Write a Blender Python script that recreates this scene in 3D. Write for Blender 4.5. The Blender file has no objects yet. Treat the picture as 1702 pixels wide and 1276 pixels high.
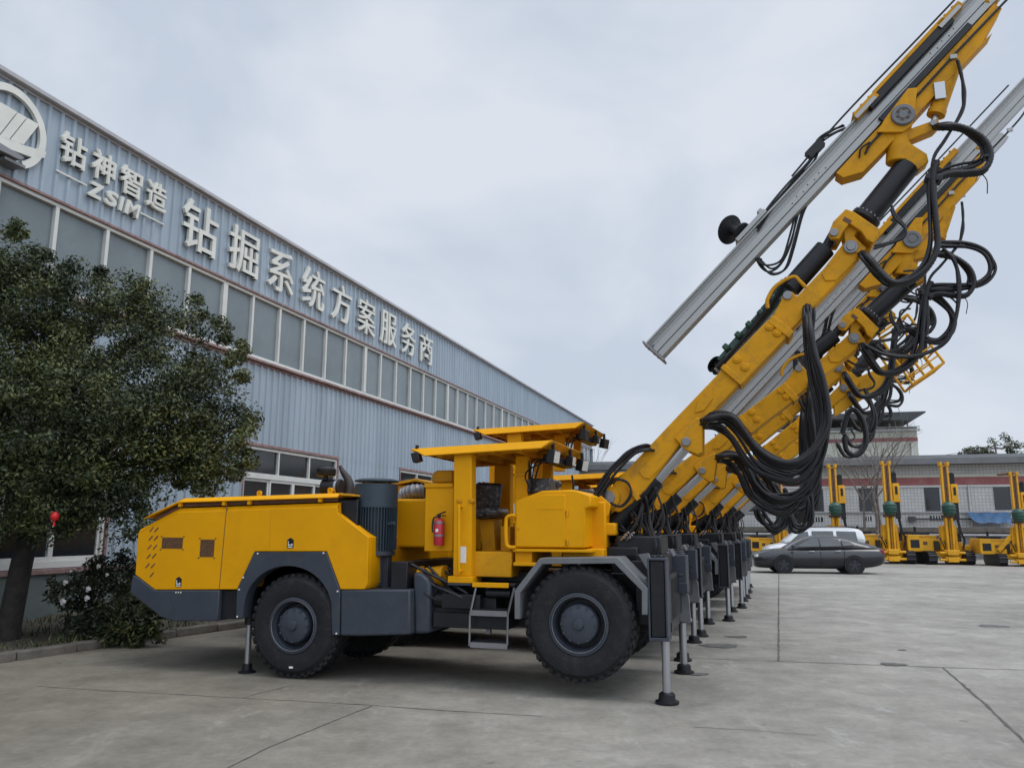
import bpy, bmesh, math, random
import numpy as np
from mathutils import Vector, Matrix
R_ = math.radians
random.seed(7); rng = np.random.default_rng(11)
scn = bpy.context.scene
COL = scn.collection

# ------------------------------------------------------------------ camera
CW, CH, FPX, EYE = 1702., 1276., 1330., 1.70
PITCH = math.atan((877. - 638.) / FPX); ROLL = R_(0.25)
_r0 = Vector((1, 0, 0)); _u0 = Vector((0, -math.sin(PITCH), math.cos(PITCH)))
CF = Vector((0, math.cos(PITCH), math.sin(PITCH)))
CR = _r0 * math.cos(ROLL) + _u0 * math.sin(ROLL)
CU = -_r0 * math.sin(ROLL) + _u0 * math.cos(ROLL)
CC = Vector((0, 0, EYE))
cam = bpy.data.cameras.new("camera"); camo = bpy.data.objects.new("camera", cam); COL.objects.link(camo)
cam.sensor_width = 36; cam.lens = 36 * FPX / CW; cam.clip_start = 0.1; cam.clip_end = 2000
camo.matrix_world = Matrix(((CR.x, CU.x, -CF.x, 0), (CR.y, CU.y, -CF.y, 0), (CR.z, CU.z, -CF.z, EYE), (0, 0, 0, 1)))
scn.camera = camo

# ------------------------------------------------------------------ light
SUN_EL, SUN_AZ = R_(62), R_(112)       # azimuth from +Y towards +X
w = bpy.data.worlds.new("World"); scn.world = w; w.use_nodes = True
nt = w.node_tree; nt.nodes.clear()
def wn(t, **k):
    n = nt.nodes.new(t)
    for a, v in k.items(): setattr(n, a, v)
    return n
sky = wn('ShaderNodeTexSky', sky_type='NISHITA', sun_disc=False, sun_elevation=SUN_EL, sun_rotation=SUN_AZ)
tc = wn('ShaderNodeTexCoord'); mp = wn('ShaderNodeMapping'); mp.inputs['Scale'].default_value = (1.15, 1.15, 1.75)
n1 = wn('ShaderNodeTexNoise'); n1.inputs['Scale'].default_value = 2.1; n1.inputs['Detail'].default_value = 5; n1.inputs['Roughness'].default_value = .52; n1.inputs['Distortion'].default_value = .35
rp = wn('ShaderNodeValToRGB')
rp.color_ramp.elements[0].position = .40; rp.color_ramp.elements[0].color = (5.05, 5.62, 6.55, 1)
rp.color_ramp.elements[1].position = .60; rp.color_ramp.elements[1].color = (6.4, 6.85, 7.5, 1)
mx = wn('ShaderNodeMix', data_type='RGBA'); mx.inputs[0].default_value = .93
bg = wn('ShaderNodeBackground'); bg.inputs[1].default_value = .1
out = wn('ShaderNodeOutputWorld')
L = nt.links.new
# overcast dome: brightest overhead, plus a glow added behind the viewer to light near sides
dt = wn('ShaderNodeVectorMath', operation='DOT_PRODUCT'); dt.inputs[1].default_value = (.30, -.50, .81)
mr_ = wn('ShaderNodeMapRange', interpolation_type='SMOOTHSTEP'); mr_.inputs[1].default_value = .30; mr_.inputs[2].default_value = 1.; mr_.inputs[3].default_value = 1.; mr_.inputs[4].default_value = 2.35
sc_ = wn('ShaderNodeVectorMath', operation='SCALE')
L(tc.outputs['Generated'], mp.inputs[0]); L(mp.outputs[0], n1.inputs[0]); L(n1.outputs[0], rp.inputs[0])
L(tc.outputs['Generated'], dt.inputs[0]); L(dt.outputs['Value'], mr_.inputs[0]); L(rp.outputs[0], sc_.inputs[0]); L(mr_.outputs[0], sc_.inputs['Scale'])
L(sky.outputs[0], mx.inputs[6]); L(sc_.outputs[0], mx.inputs[7]); L(mx.outputs[2], bg.inputs[0]); L(bg.outputs[0], out.inputs[0])
sl = bpy.data.lights.new("sun", 'SUN'); sl.energy = 1.0; sl.angle = R_(28); sl.color = (1, .96, .9)
so = bpy.data.objects.new("sun", sl); COL.objects.link(so)
sd = Vector((math.sin(SUN_AZ) * math.cos(SUN_EL), math.cos(SUN_AZ) * math.cos(SUN_EL), math.sin(SUN_EL)))
so.rotation_euler = sd.to_track_quat('Z', 'Y').to_euler(); so.location = (20, 20, 40)
vs = scn.view_settings; vs.view_transform = 'Standard'; vs.look = 'None'; vs.exposure = 0.22; vs.gamma = 1

# ------------------------------------------------------------------ frames
def ray(u, v): return CF + CR * ((u - 851) / FPX) - CU * ((v - 638) / FPX)
def gnd(u, v, z=0.):
    d = ray(u, v); return CC + d * ((z - EYE) / d.z)
def at(u, v, Y):
    d = ray(u, v); return CC + d * (Y / d.y)
TH = R_(17.27)
AX = Vector((math.cos(TH), -math.sin(TH), 0)); BX = Vector((math.sin(TH), math.cos(TH), 0))
O1 = Vector((.92, 9.47, 0))           # first jumbo: below its front axle
def S(u, v, y):                       # -> (x, z) in the jumbo's own frame on its plane y
    d = ray(u, v); o = O1 + BX * y; t = (o - CC).dot(BX) / d.dot(BX); p = CC + d * t - O1
    return (p.dot(AX), p.z)
def S3(u, v, y):
    x, z = S(u, v, y); return Vector((x, y, z))

# ------------------------------------------------------------------ materials
def mat(name, col, rough=.5, metal=0., var=.12, scale=3., bump=0., bscale=40., dirt=None, dirtamt=.0, coat=0., spec=.5, streak=False):
    m = bpy.data.materials.new(name); m.use_nodes = True; t = m.node_tree; b = t.nodes['Principled BSDF']; N = t.nodes.new; K = t.links.new
    b.inputs['Roughness'].default_value = rough; b.inputs['Metallic'].default_value = metal; b.inputs['Specular IOR Level'].default_value = spec
    if coat: b.inputs['Coat Weight'].default_value = coat; b.inputs['Coat Roughness'].default_value = .15
    tc = N('ShaderNodeTexCoord'); mpn = N('ShaderNodeMapping'); K(tc.outputs['Object'], mpn.inputs[0])
    if streak: mpn.inputs['Scale'].default_value = (1, 1, .12)
    nz = N('ShaderNodeTexNoise'); nz.inputs['Scale'].default_value = scale; nz.inputs['Detail'].default_value = 7; nz.inputs['Roughness'].default_value = .62
    K(mpn.outputs[0], nz.inputs[0])
    r = N('ShaderNodeValToRGB'); lo = [c * (1 - var * 1.5) for c in col[:3]]; hi = [min(1, c * (1 + var * 1.3)) for c in col[:3]]
    r.color_ramp.elements[0].position = .3; r.color_ramp.elements[0].color = (*lo, 1)
    r.color_ramp.elements[1].position = .7; r.color_ramp.elements[1].color = (*hi, 1)
    K(nz.outputs[0], r.inputs[0]); src = r.outputs[0]
    if dirt:
        n2 = N('ShaderNodeTexNoise'); n2.inputs['Scale'].default_value = scale * 2.3; n2.inputs['Detail'].default_value = 9; n2.inputs['Roughness'].default_value = .7
        K(mpn.outputs[0], n2.inputs[0]); r2 = N('ShaderNodeValToRGB'); r2.color_ramp.elements[0].position = .5; r2.color_ramp.elements[1].position = .74
        r2.color_ramp.elements[1].color = (dirtamt,) * 3 + (1,)
        K(n2.outputs[0], r2.inputs[0]); mm = N('ShaderNodeMix'); mm.data_type = 'RGBA'; K(r2.outputs[0], mm.inputs[0]); K(src, mm.inputs[6]); mm.inputs[7].default_value = (*dirt, 1); src = mm.outputs[2]
    K(src, b.inputs['Base Color'])
    rr = N('ShaderNodeMapRange'); rr.inputs[3].default_value = max(.02, rough - .12); rr.inputs[4].default_value = min(1, rough + .12)
    K(nz.outputs[0], rr.inputs[0]); K(rr.outputs[0], b.inputs['Roughness'])
    if bump:
        n3 = N('ShaderNodeTexNoise'); n3.inputs['Scale'].default_value = bscale; n3.inputs['Detail'].default_value = 5; K(tc.outputs['Object'], n3.inputs[0])
        bp = N('ShaderNodeBump'); bp.inputs['Strength'].default_value = bump; bp.inputs['Distance'].default_value = .02; K(n3.outputs[0], bp.inputs['Height']); K(bp.outputs[0], b.inputs['Normal'])
    return m
M = {}
M['yellow'] = mat('yellow_paint', (.69, .315, .0012), .5, var=.05, scale=1.6, dirt=(.44, .20, .008), dirtamt=.3, spec=.16)
M['gold'] = mat('worn_yellow_paint', (.56, .262, .006), .55, var=.11, scale=2.5, dirt=(.22, .13, .035), dirtamt=.75, spec=.2)
M['rigyellow'] = mat('rig_yellow_paint', (.66, .33, .012), .55, var=.12, scale=1.5, dirt=(.3, .16, .05), dirtamt=.5, spec=.3)
M['gray'] = mat('slate_gray_paint', (.038, .046, .062), .5, var=.1, scale=3, dirt=(.085, .083, .08), dirtamt=.35, spec=.35)
M['motor'] = mat('blue_gray_motor_paint', (.028, .046, .062), .5, var=.1, scale=4, dirt=(.07, .08, .08), dirtamt=.3, spec=.35)
M['lightgray'] = mat('dusty_gray_paint', (.13, .135, .145), .55, var=.12, scale=4, dirt=(.22, .21, .20), dirtamt=.4)
M['black'] = mat('black_paint', (.0085, .009, .012), .42, var=.2, scale=4, dirt=(.035, .035, .035), dirtamt=.3, spec=.35)
M['rubber'] = mat('tyre_rubber', (.0105, .0105, .0125), .72, var=.2, scale=5, dirt=(.05, .047, .043), dirtamt=.4, spec=.35, bump=.3, bscale=60)
M['hose'] = mat('hose_rubber', (.0085, .0085, .011), .45, var=.25, scale=8, dirt=(.03, .03, .03), dirtamt=.4, spec=.4)
M['chrome'] = mat('chrome_rod', (.40, .41, .43), .3, metal=.85, var=.02, scale=.6)
M['steel'] = mat('bare_steel', (.22, .22, .23), .45, metal=.6, var=.08, scale=3)
M['alu'] = mat('aluminium', (.33, .335, .33), .45, metal=.35, var=.03, scale=.5)
M['green'] = mat('green_drill_paint', (.02, .075, .055), .4, var=.2, scale=6, dirt=(.03, .03, .03), dirtamt=.6)
M['red'] = mat('red_extinguisher', (.42, .02, .035), .35, var=.05)
M['white'] = mat('white_sticker', (.72, .72, .70), .5, var=.05)
M['plastic'] = mat('clear_wrapped_seat', (.03, .03, .034), .3, var=.3, scale=12, dirt=(.35, .36, .38), dirtamt=.7, bump=.6, bscale=14)
M['lampglass'] = mat('lamp_lens', (.55, .56, .55), .2, var=.1, scale=20)
M['grille'] = mat('dark_grille', (.10, .045, .015), .6, var=.3, scale=30)
M['facade'] = mat('blue_gray_sheet', (.272, .332, .392), .45, var=.11, scale=1.1, dirt=(.40, .46, .53), dirtamt=.5, streak=True)
M['fascia'] = mat('gutter_metal', (.36, .36, .38), .5, var=.1)
M['mullion'] = mat('offwhite_frame', (.53, .54, .52), .5, var=.06)
M['redtrim'] = mat('faded_red_trim', (.20, .122, .118), .6, var=.2, scale=5, dirt=(.4, .35, .33), dirtamt=.6)
M['paleglass'] = mat('frosted_glass', (.135, .165, .18), .22, var=.16, scale=.35, dirt=(.22, .27, .29), dirtamt=.3, spec=.6)
M['carglass'] = mat('tinted_car_glass', (.03, .036, .042), .05, var=.3, scale=1.2, spec=.9)
M['glass'] = mat('dark_glass', (.012, .016, .02), .06, var=.2, scale=.6, spec=.7)
M['dado'] = mat('grey_green_dado', (.095, .115, .11), .7, var=.15, scale=3)
M['letter'] = mat('cream_letters', (.59, .60, .56), .5, var=.08, scale=1.5)
M['letterside'] = M['letter']
M['soil'] = mat('soil', (.055, .045, .032), .95, var=.4, scale=6, bump=.8, bscale=12)
M['kerb'] = mat('kerb_concrete', (.115, .105, .09), .9, var=.25, scale=4, bump=.3, bscale=30, dirt=(.08, .07, .06), dirtamt=.6)
M['bark'] = mat('bark', (.024, .021, .018), .95, var=.4, scale=8, bump=.8, bscale=25)
M['greybark'] = mat('grey_bark', (.16, .14, .13), .95, var=.3, scale=6)
M['tilewall'] = None
M['cream'] = mat('cream_render', (.55, .55, .47), .8, var=.08, scale=.5, dirt=(.35, .36, .3), dirtamt=.4)
M['roofgray'] = mat('dark_roof', (.06, .065, .07), .7, var=.2, scale=1)
M['fasciagray'] = mat('grey_fascia', (.155, .16, .165), .7, var=.12, scale=.8, dirt=(.1, .1, .1), dirtamt=.4)
M['lowwall'] = mat('grey_retaining_wall', (.17, .17, .165), .85, var=.2, scale=.9, dirt=(.07, .07, .065), dirtamt=.6, streak=True)
M['bluetarp'] = mat('blue_sheet', (.045, .13, .27), .5, var=.15, scale=2, dirt=(.2, .25, .28), dirtamt=.4)
M['carpaint'] = mat('charcoal_car_paint', (.009, .0105, .015), .25, metal=.0, var=.03, coat=.5, spec=.45)
M['vanpaint'] = mat('white_car_paint', (.62, .64, .66), .3, var=.04, coat=.5)
M['tail'] = mat('tail_lamp', (.28, .05, .07), .25, var=.1)
M['redstripe'] = mat('red_band', (.30, .10, .10), .75, var=.12, scale=.8, dirt=(.4, .3, .28), dirtamt=.4)
M['bluebuilding'] = mat('blue_cladding', (.10, .20, .30), .6, var=.1)
M['lantern'] = mat('red_lantern', (.50, .008, .012), .5, var=.1)
M['petal'] = mat('white_petals', (.75, .72, .70), .7, var=.08)
M['soot'] = mat('sooty_pipe', (.022, .017, .016), .6, var=.3, scale=6)
M['brown'] = mat('rusty_brown', (.12, .055, .03), .7, var=.3, scale=8)

def leafmat(name, a, b2, c):
    m = bpy.data.materials.new(name); m.use_nodes = True; t = m.node_tree; b = t.nodes['Principled BSDF']; N = t.nodes.new; K = t.links.new
    g = N('ShaderNodeNewGeometry'); r = N('ShaderNodeValToRGB'); r.color_ramp.elements[0].color = (*a, 1); r.color_ramp.elements[1].color = (*c, 1)
    e = r.color_ramp.elements.new(.6); e.color = (*b2, 1); K(g.outputs['Random Per Island'], r.inputs[0])
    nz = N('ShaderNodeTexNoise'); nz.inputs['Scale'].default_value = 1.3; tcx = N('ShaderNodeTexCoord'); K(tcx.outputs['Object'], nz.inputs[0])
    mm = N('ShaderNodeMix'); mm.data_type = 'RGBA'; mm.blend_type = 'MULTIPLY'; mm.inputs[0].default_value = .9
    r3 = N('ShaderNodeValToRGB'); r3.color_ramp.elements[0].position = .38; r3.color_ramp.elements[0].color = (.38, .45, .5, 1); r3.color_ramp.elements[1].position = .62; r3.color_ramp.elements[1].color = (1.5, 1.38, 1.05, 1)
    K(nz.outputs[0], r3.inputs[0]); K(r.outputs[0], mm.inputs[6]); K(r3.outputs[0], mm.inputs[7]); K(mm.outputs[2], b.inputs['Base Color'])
    b.inputs['Roughness'].default_value = .42; b.inputs['Specular IOR Level'].default_value = .3
    return m
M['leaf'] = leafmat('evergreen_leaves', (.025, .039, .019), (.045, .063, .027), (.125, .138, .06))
M['bushleaf'] = leafmat('bush_leaves', (.02, .032, .016), (.035, .045, .022), (.07, .07, .03))
M['grass'] = leafmat('grass_blades', (.03, .045, .018), (.05, .065, .025), (.09, .09, .04))

def concrete():
    m = bpy.data.materials.new('yard_concrete'); m.use_nodes = True; t = m.node_tree; b = t.nodes['Principled BSDF']; N = t.nodes.new; K = t.links.new
    tc = N('ShaderNodeTexCoord')
    def noise(s, d, r, sc=(1, 1, 1)):
        mpn = N('ShaderNodeMapping'); mpn.inputs['Scale'].default_value = sc; K(tc.outputs['Object'], mpn.inputs[0])
        n = N('ShaderNodeTexNoise'); n.inputs['Scale'].default_value = s; n.inputs['Detail'].default_value = d; n.inputs['Roughness'].default_value = r; K(mpn.outputs[0], n.inputs[0]); return n.outputs[0]
    def ramp(i, p0, c0, p1, c1):
        r = N('ShaderNodeValToRGB'); e = r.color_ramp.elements; e[0].position = p0; e[0].color = (*c0, 1); e[1].position = p1; e[1].color = (*c1, 1); K(i, r.inputs[0]); return r.outputs[0]
    def mix(f, a, c, mode='MIX'):
        x = N('ShaderNodeMix'); x.data_type = 'RGBA'; x.blend_type = mode
        if isinstance(f, float): x.inputs[0].default_value = f
        else: K(f, x.inputs[0])
        K(a, x.inputs[6])
        if isinstance(c, tuple): x.inputs[7].default_value = (*c, 1)
        else: K(c, x.inputs[7])
        return x.outputs[2]
    base = ramp(noise(.22, 6, .6), .33, (.235, .225, .205), .68, (.375, .362, .338))
    base = mix(1., base, ramp(noise(1.6, 9, .72), .3, (.66, .655, .64), .7, (1.18, 1.17, 1.15)), 'MULTIPLY')
    base = mix(1., base, ramp(noise(14, 6, .7), .3, (.86, .86, .86), .72, (1.1, 1.1, 1.09)), 'MULTIPLY')
    scuff = ramp(noise(2.6, 9, .75, (1, .35, 1)), .57, (0, 0, 0), .72, (.6, .6, .6))
    base = mix(scuff, base, (.46, .455, .44))
    spots = ramp(noise(.9, 4, .5), .64, (0, 0, 0), .72, (.5, .5, .5))
    base = mix(spots, base, (.15, .145, .135))
    fine = ramp(noise(5., 3, .5), .70, (0, 0, 0), .76, (.6, .6, .6))
    base = mix(fine, base, (.12, .115, .105))
    sep = N('ShaderNodeSeparateXYZ'); K(tc.outputs['Object'], sep.inputs[0])            # shade of the left side put into the concrete colour, with a noisy edge
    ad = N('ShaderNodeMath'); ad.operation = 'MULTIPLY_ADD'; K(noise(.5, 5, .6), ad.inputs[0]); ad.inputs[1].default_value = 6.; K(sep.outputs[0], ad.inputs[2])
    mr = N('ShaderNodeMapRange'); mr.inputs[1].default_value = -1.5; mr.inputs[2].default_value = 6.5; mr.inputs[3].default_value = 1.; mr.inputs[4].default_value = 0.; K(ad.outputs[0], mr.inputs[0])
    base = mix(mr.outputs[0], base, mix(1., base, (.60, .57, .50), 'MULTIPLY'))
    K(base, b.inputs['Base Color']); b.inputs['Roughness'].default_value = .78; b.inputs['Specular IOR Level'].default_value = .35
    bp = N('ShaderNodeBump'); bp.inputs['Strength'].default_value = .25; bp.inputs['Distance'].default_value = .01; K(noise(30, 8, .7), bp.inputs['Height']); K(bp.outputs[0], b.inputs['Normal'])
    return m
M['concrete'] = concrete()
M['joint'] = mat('joint_filler', (.105, .10, .09), .95, var=.35, scale=5)
M['oil'] = mat('oil_stain', (.12, .117, .112), .6, var=.35, scale=5)

def tilemat():
    m = bpy.data.materials.new('white_wall_tiles'); m.use_nodes = True; t = m.node_tree; b = t.nodes['Principled BSDF']; N = t.nodes.new; K = t.links.new
    tc = N('ShaderNodeTexCoord'); mpn = N('ShaderNodeMapping'); mpn.inputs['Rotation'].default_value = (R_(90), 0, 0); K(tc.outputs['Object'], mpn.inputs[0])
    br = N('ShaderNodeTexBrick'); br.offset = 0; br.inputs['Scale'].default_value = 1; br.inputs['Brick Width'].default_value = .2; br.inputs['Row Height'].default_value = .2
    br.inputs['Mortar Size'].default_value = .016; br.inputs['Mortar Smooth'].default_value = .3
    br.inputs['Color1'].default_value = (.60, .59, .58, 1); br.inputs['Color2'].default_value = (.54, .53, .525, 1); br.inputs['Mortar'].default_value = (.33, .33, .32, 1)
    K(mpn.outputs[0], br.inputs[0]); nz = N('ShaderNodeTexNoise'); nz.inputs['Scale'].default_value = .6; nz.inputs['Detail'].default_value = 6; K(tc.outputs['Object'], nz.inputs[0])
    r = N('ShaderNodeValToRGB'); r.color_ramp.elements[0].position = .3; r.color_ramp.elements[0].color = (.8, .8, .78, 1); r.color_ramp.elements[1].position = .65; K(nz.outputs[0], r.inputs[0])
    mm = N('ShaderNodeMix'); mm.data_type = 'RGBA'; mm.blend_type = 'MULTIPLY'; mm.inputs[0].default_value = 1; K(br.outputs[0], mm.inputs[6]); K(r.outputs[0], mm.inputs[7]); K(mm.outputs[2], b.inputs['Base Color'])
    b.inputs['Roughness'].default_value = .5
    return m
M['tilewall'] = tilemat()

# ------------------------------------------------------------------ mesh helpers
def smooth_path(pts, n=6):
    P = [Vector(p) for p in pts]
    if len(P) < 3: return P
    P = [P[0] * 2 - P[1]] + P + [P[-1] * 2 - P[-2]]; o = []
    for i in range(1, len(P) - 2):
        a, b, c, d = P[i - 1:i + 3]
        for k in range(n):
            t = k / n; o.append(.5 * ((2 * b) + (c - a) * t + (2 * a - 5 * b + 4 * c - d) * t * t + (3 * b - a - 3 * c + d) * t ** 3))
    o.append(P[-2]); return o
SPLIT = set('valve_box hydraulic_hose canopy_lip sleeve_collar cylinder_rod stiffener_plate pin vent_slot bolt guide_bolt lid_bracket jack_bracket rod_bracket side_skirt stem_pole roof_post roof_posts disc_bolt wear_guide door_gap door_handle lift_arm mast_support boom_arm bolt_holes chain roof_ribs strap hinge drill_hoses lamp_wires cables hydraulic_hoses hose_fitting hose_clip wire'.split())
def islands(bm):
    seen = set(); out_ = []
    for v in bm.verts:
        if v in seen: continue
        st = [v]; seen.add(v); g_ = []
        while st:
            x = st.pop(); g_.append(x)
            for e in x.link_edges:
                y = e.other_vert(x)
                if y not in seen: seen.add(y); st.append(y)
        out_.append(g_)
    def bb(g_):
        a = np.array([v.co[:] for v in g_]); return a.min(0) - .002, a.max(0) + .002
    B = [bb(g_) for g_ in out_]; merged = True
    if len(out_) > 60: return out_
    while merged:
        merged = False
        for i in range(len(out_)):
            for j in range(i + 1, len(out_)):
                if (B[i][0] < B[j][1]).all() and (B[j][0] < B[i][1]).all():
                    out_[i] += out_.pop(j); bj = B.pop(j); B[i] = (np.minimum(B[i][0], bj[0]), np.maximum(B[i][1], bj[1])); merged = True; break
            if merged: break
    return out_
class MB:
    def __init__(s): s.bm = bmesh.new()
    def v(s, p): return s.bm.verts.new(p)
    def f(s, vs):
        try: return s.bm.faces.new(vs)
        except ValueError: return None
    def box(s, c, d, rot=None):
        c = Vector(c); vs = []
        for x in (-.5, .5):
            for y in (-.5, .5):
                for z in (-.5, .5):
                    p = Vector((x * d[0], y * d[1], z * d[2]))
                    if rot: p = rot @ p
                    vs.append(s.v(c + p))
        for q in ((0, 1, 3, 2), (4, 6, 7, 5), (0, 4, 5, 1), (2, 3, 7, 6), (0, 2, 6, 4), (1, 5, 7, 3)): s.f([vs[i] for i in q])
        return s
    def bx(s, x0, x1, y0, y1, z0, z1): return s.box(((x0 + x1) / 2, (y0 + y1) / 2, (z0 + z1) / 2), (x1 - x0, y1 - y0, z1 - z0))
    def prism(s, poly, y0, y1, inset=0, m=None):          # polygon in x,z extruded along y
        n = len(poly); A = [Vector((p[0], y0, p[1])) for p in poly]; B = [Vector((p[0], y1, p[1])) for p in poly]
        if m is not None: A = [m @ p for p in A]; B = [m @ p for p in B]
        A = [s.v(p) for p in A]; B = [s.v(p) for p in B]
        s.f(A); s.f(B[::-1])
        for i in range(n): s.f([A[i], B[i], B[(i + 1) % n], A[(i + 1) % n]])
        return s
    def frame_of(s, d):
        d = Vector(d).normalized(); u = d.cross(Vector((0, 0, 1)) if abs(d.z) < .95 else Vector((1, 0, 0))).normalized(); return d, u, d.cross(u)
    def cyl(s, p0, p1, r0, r1=None, n=16, caps=True):
        p0 = Vector(p0); p1 = Vector(p1); r1 = r0 if r1 is None else r1; d, u, w_ = s.frame_of(p1 - p0); A = []; B = []
        for k in range(n):
            a = 2 * math.pi * k / n; e = u * math.cos(a) + w_ * math.sin(a); A.append(s.v(p0 + e * r0)); B.append(s.v(p1 + e * r1))
        for k in range(n): s.f([A[k], A[(k + 1) % n], B[(k + 1) % n], B[k]])
        if caps: s.f(A[::-1]); s.f(B)
        return s
    def lathe(s, prof, o, d, n=24, closed=False):
        o = Vector(o); d, u, w_ = s.frame_of(d); R = []
        for (r, h) in prof:
            if r < 1e-6: R.append([s.v(o + d * h)])
            else: R.append([s.v(o + d * h + (u * math.cos(2 * math.pi * k / n) + w_ * math.sin(2 * math.pi * k / n)) * r) for k in range(n)])
        prs = list(zip(R, R[1:])) + ([(R[-1], R[0])] if closed else [])
        for A, B in prs:
            for k in range(n):
                a, b, c, e = A[k % len(A)], A[(k + 1) % len(A)], B[(k + 1) % len(B)], B[k % len(B)]
                q = []
                for x in (a, b, c, e):
                    if x not in q: q.append(x)
                if len(q) > 2: s.f(q)
        return s
    def tube(s, pts, r, n=8, sm=6, rib=0., taper=None):
        P = smooth_path(pts, sm) if sm else [Vector(p) for p in pts]
        if rib:                                       # corrugated sleeve
            Q = [P[0]]
            for a, b in zip(P, P[1:]):
                k = max(1, int((b - a).length / (rib * .5)))
                Q += [a.lerp(b, (i + 1) / k) for i in range(k)]
            P = Q
        d0 = (P[1] - P[0]).normalized(); d, u, w_ = s.frame_of(d0); prev = None; N = len(P)
        for i, p in enumerate(P):
            dd = (P[min(i + 1, N - 1)] - P[max(i - 1, 0)])
            if dd.length < 1e-9: continue
            dd.normalize(); u = (u - dd * u.dot(dd)).normalized(); w2 = dd.cross(u)
            rr = r if taper is None else r + (taper - r) * i / (N - 1)
            if rib and i % 2: rr *= .86
            ring = [s.v(p + (u * math.cos(2 * math.pi * k / n) + w2 * math.sin(2 * math.pi * k / n)) * rr) for k in range(n)]
            if prev:
                for k in range(n): s.f([prev[k], prev[(k + 1) % n], ring[(k + 1) % n], ring[k]])
            else: s.f(ring[::-1])
            prev = ring
        s.f(prev); return s
    def beam(s, p, q, t, y0, y1, ext=0.):                  # bar from p to q (x,z), thickness t in plane
        p = Vector((p[0], p[1])); q = Vector((q[0], q[1])); d = (q - p).normalized(); nrm = Vector((-d.y, d.x)); p = p - d * ext; q = q + d * ext
        if isinstance(t, tuple): a, b = t
        else: a = b = t / 2
        return s.prism([p - nrm * b, q - nrm * b, q + nrm * a, p + nrm * a], y0, y1)
    def build(s, name, m, parent=None, bevel=0., sharp=38, smooth=True, loc=None, rot=0.):
        bm = s.bm; nm_ = name.rstrip('\0'); bmesh.ops.recalc_face_normals(bm, faces=bm.faces[:])
        if smooth:
            for f in bm.faces: f.smooth = True
            ca = R_(sharp)
            for e in bm.edges:
                e.smooth = len(e.link_faces) == 2 and e.calc_face_angle(0) < ca
        me = bpy.data.meshes.new(nm_); bm.to_mesh(me); me.materials.append(m)
        if name in SPLIT and parent:
            isl = islands(bm)
            if len(isl) > 1:
                first = None
                for g_ in isl:
                    m2 = MB(); mp_ = {}
                    for v_ in g_: mp_[v_] = m2.v(v_.co)
                    for f_ in bm.faces:
                        if f_.verts[0] in mp_: m2.f([mp_[x] for x in f_.verts])
                    o2 = m2.build(name + '\0', m, parent, bevel, sharp, smooth, loc, rot); first = first or o2
                bm.free(); bpy.data.meshes.remove(me); return first
        bm.free(); name = name.rstrip('\0'); me.name = name
        o = bpy.data.objects.new(name, me); COL.objects.link(o)
        if parent: o.parent = parent
        if loc is not None: o.location = loc
        if rot: o.rotation_euler = (0, 0, rot)
        if bevel:
            b = o.modifiers.new('bevel', 'BEVEL'); b.width = bevel; b.segments = 2; b.limit_method = 'ANGLE'; b.angle_limit = R_(40); b.harden_normals = False
        return o
def tag(o, label=None, cat=None, group=None, kind=None):
    if label: o['label'] = label
    if cat: o['category'] = cat
    if group: o['group'] = group
    if kind: o['kind'] = kind
    return o
def thing(name, label, cat, loc=(0, 0, 0), rz=0., group=None):
    o = bpy.data.objects.new(name, None); COL.objects.link(o); o.location = loc; o.rotation_euler = (0, 0, rz); o.empty_display_size = .3
    return tag(o, label, cat, group)
def raw(name, V, F, m, parent=None, loc=None):
    me = bpy.data.meshes.new(name); me.from_pydata(V, [], F); me.materials.append(m); o = bpy.data.objects.new(name, me); COL.objects.link(o)
    if parent: o.parent = parent
    if loc is not None: o.location = loc
    return o

# ------------------------------------------------------------------ ground
def sheet(name, poly, z, m, kind='structure'):
    return tag(raw(name, [(p[0], p[1], z) for p in poly], [list(range(len(poly)))], m), kind=kind)
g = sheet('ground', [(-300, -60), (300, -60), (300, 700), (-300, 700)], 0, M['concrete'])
def crack(px, wid, jit=.006, step=.12):
    P = [gnd(u, v) for u, v in px]; Q = []
    for a, b in zip(P, P[1:]):
        n = max(2, int((b - a).length / step)); Q += [a.lerp(b, i / n) for i in range(n)]
    Q.append(P[-1]); V = []; F = []
    for i, p in enumerate(Q):
        d = (Q[min(i + 1, len(Q) - 1)] - Q[max(0, i - 1)]).normalized(); nrm = Vector((-d.y, d.x, 0)); o = random.uniform(-jit, jit); ww = wid * random.uniform(.55, 1.25)
        V += [p + nrm * (o - ww / 2), p + nrm * (o + ww / 2)]
        if i: F.append([2 * i - 2, 2 * i - 1, 2 * i + 1, 2 * i])
    return V, F
JV, JF = [], []
for px, wd in [([(985, 1087), (1053, 1090), (1293, 1098.6), (1567, 1109), (1702, 1113), (1900, 1121)], .022), ([(1294.5, 950), (1294, 1098.6)], .03),
               ([(1567, 1109), (1640, 1172), (1701, 1230.6), (1760, 1284)], .03), ([(1154, 1208), (1260, 1214), (1359, 1222)], .008),
               ([(60, 1140), (136, 1145), (391, 1159), (617, 1171.6), (699, 1178), (900, 1190)], .014), ([(350, 1290), (383, 1274), (450, 1240), (617, 1173)], .016), ([(403, 1159), (490, 1137)], .01)]:
    V, F = crack(px, wd); k = len(JV); JV += [(p.x, p.y, .004) for p in V]; JF += [[i + k for i in f] for f in F]
tag(raw('ground_joints', JV, JF, M['joint']), kind='structure')
SV, SF = [], []
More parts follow.
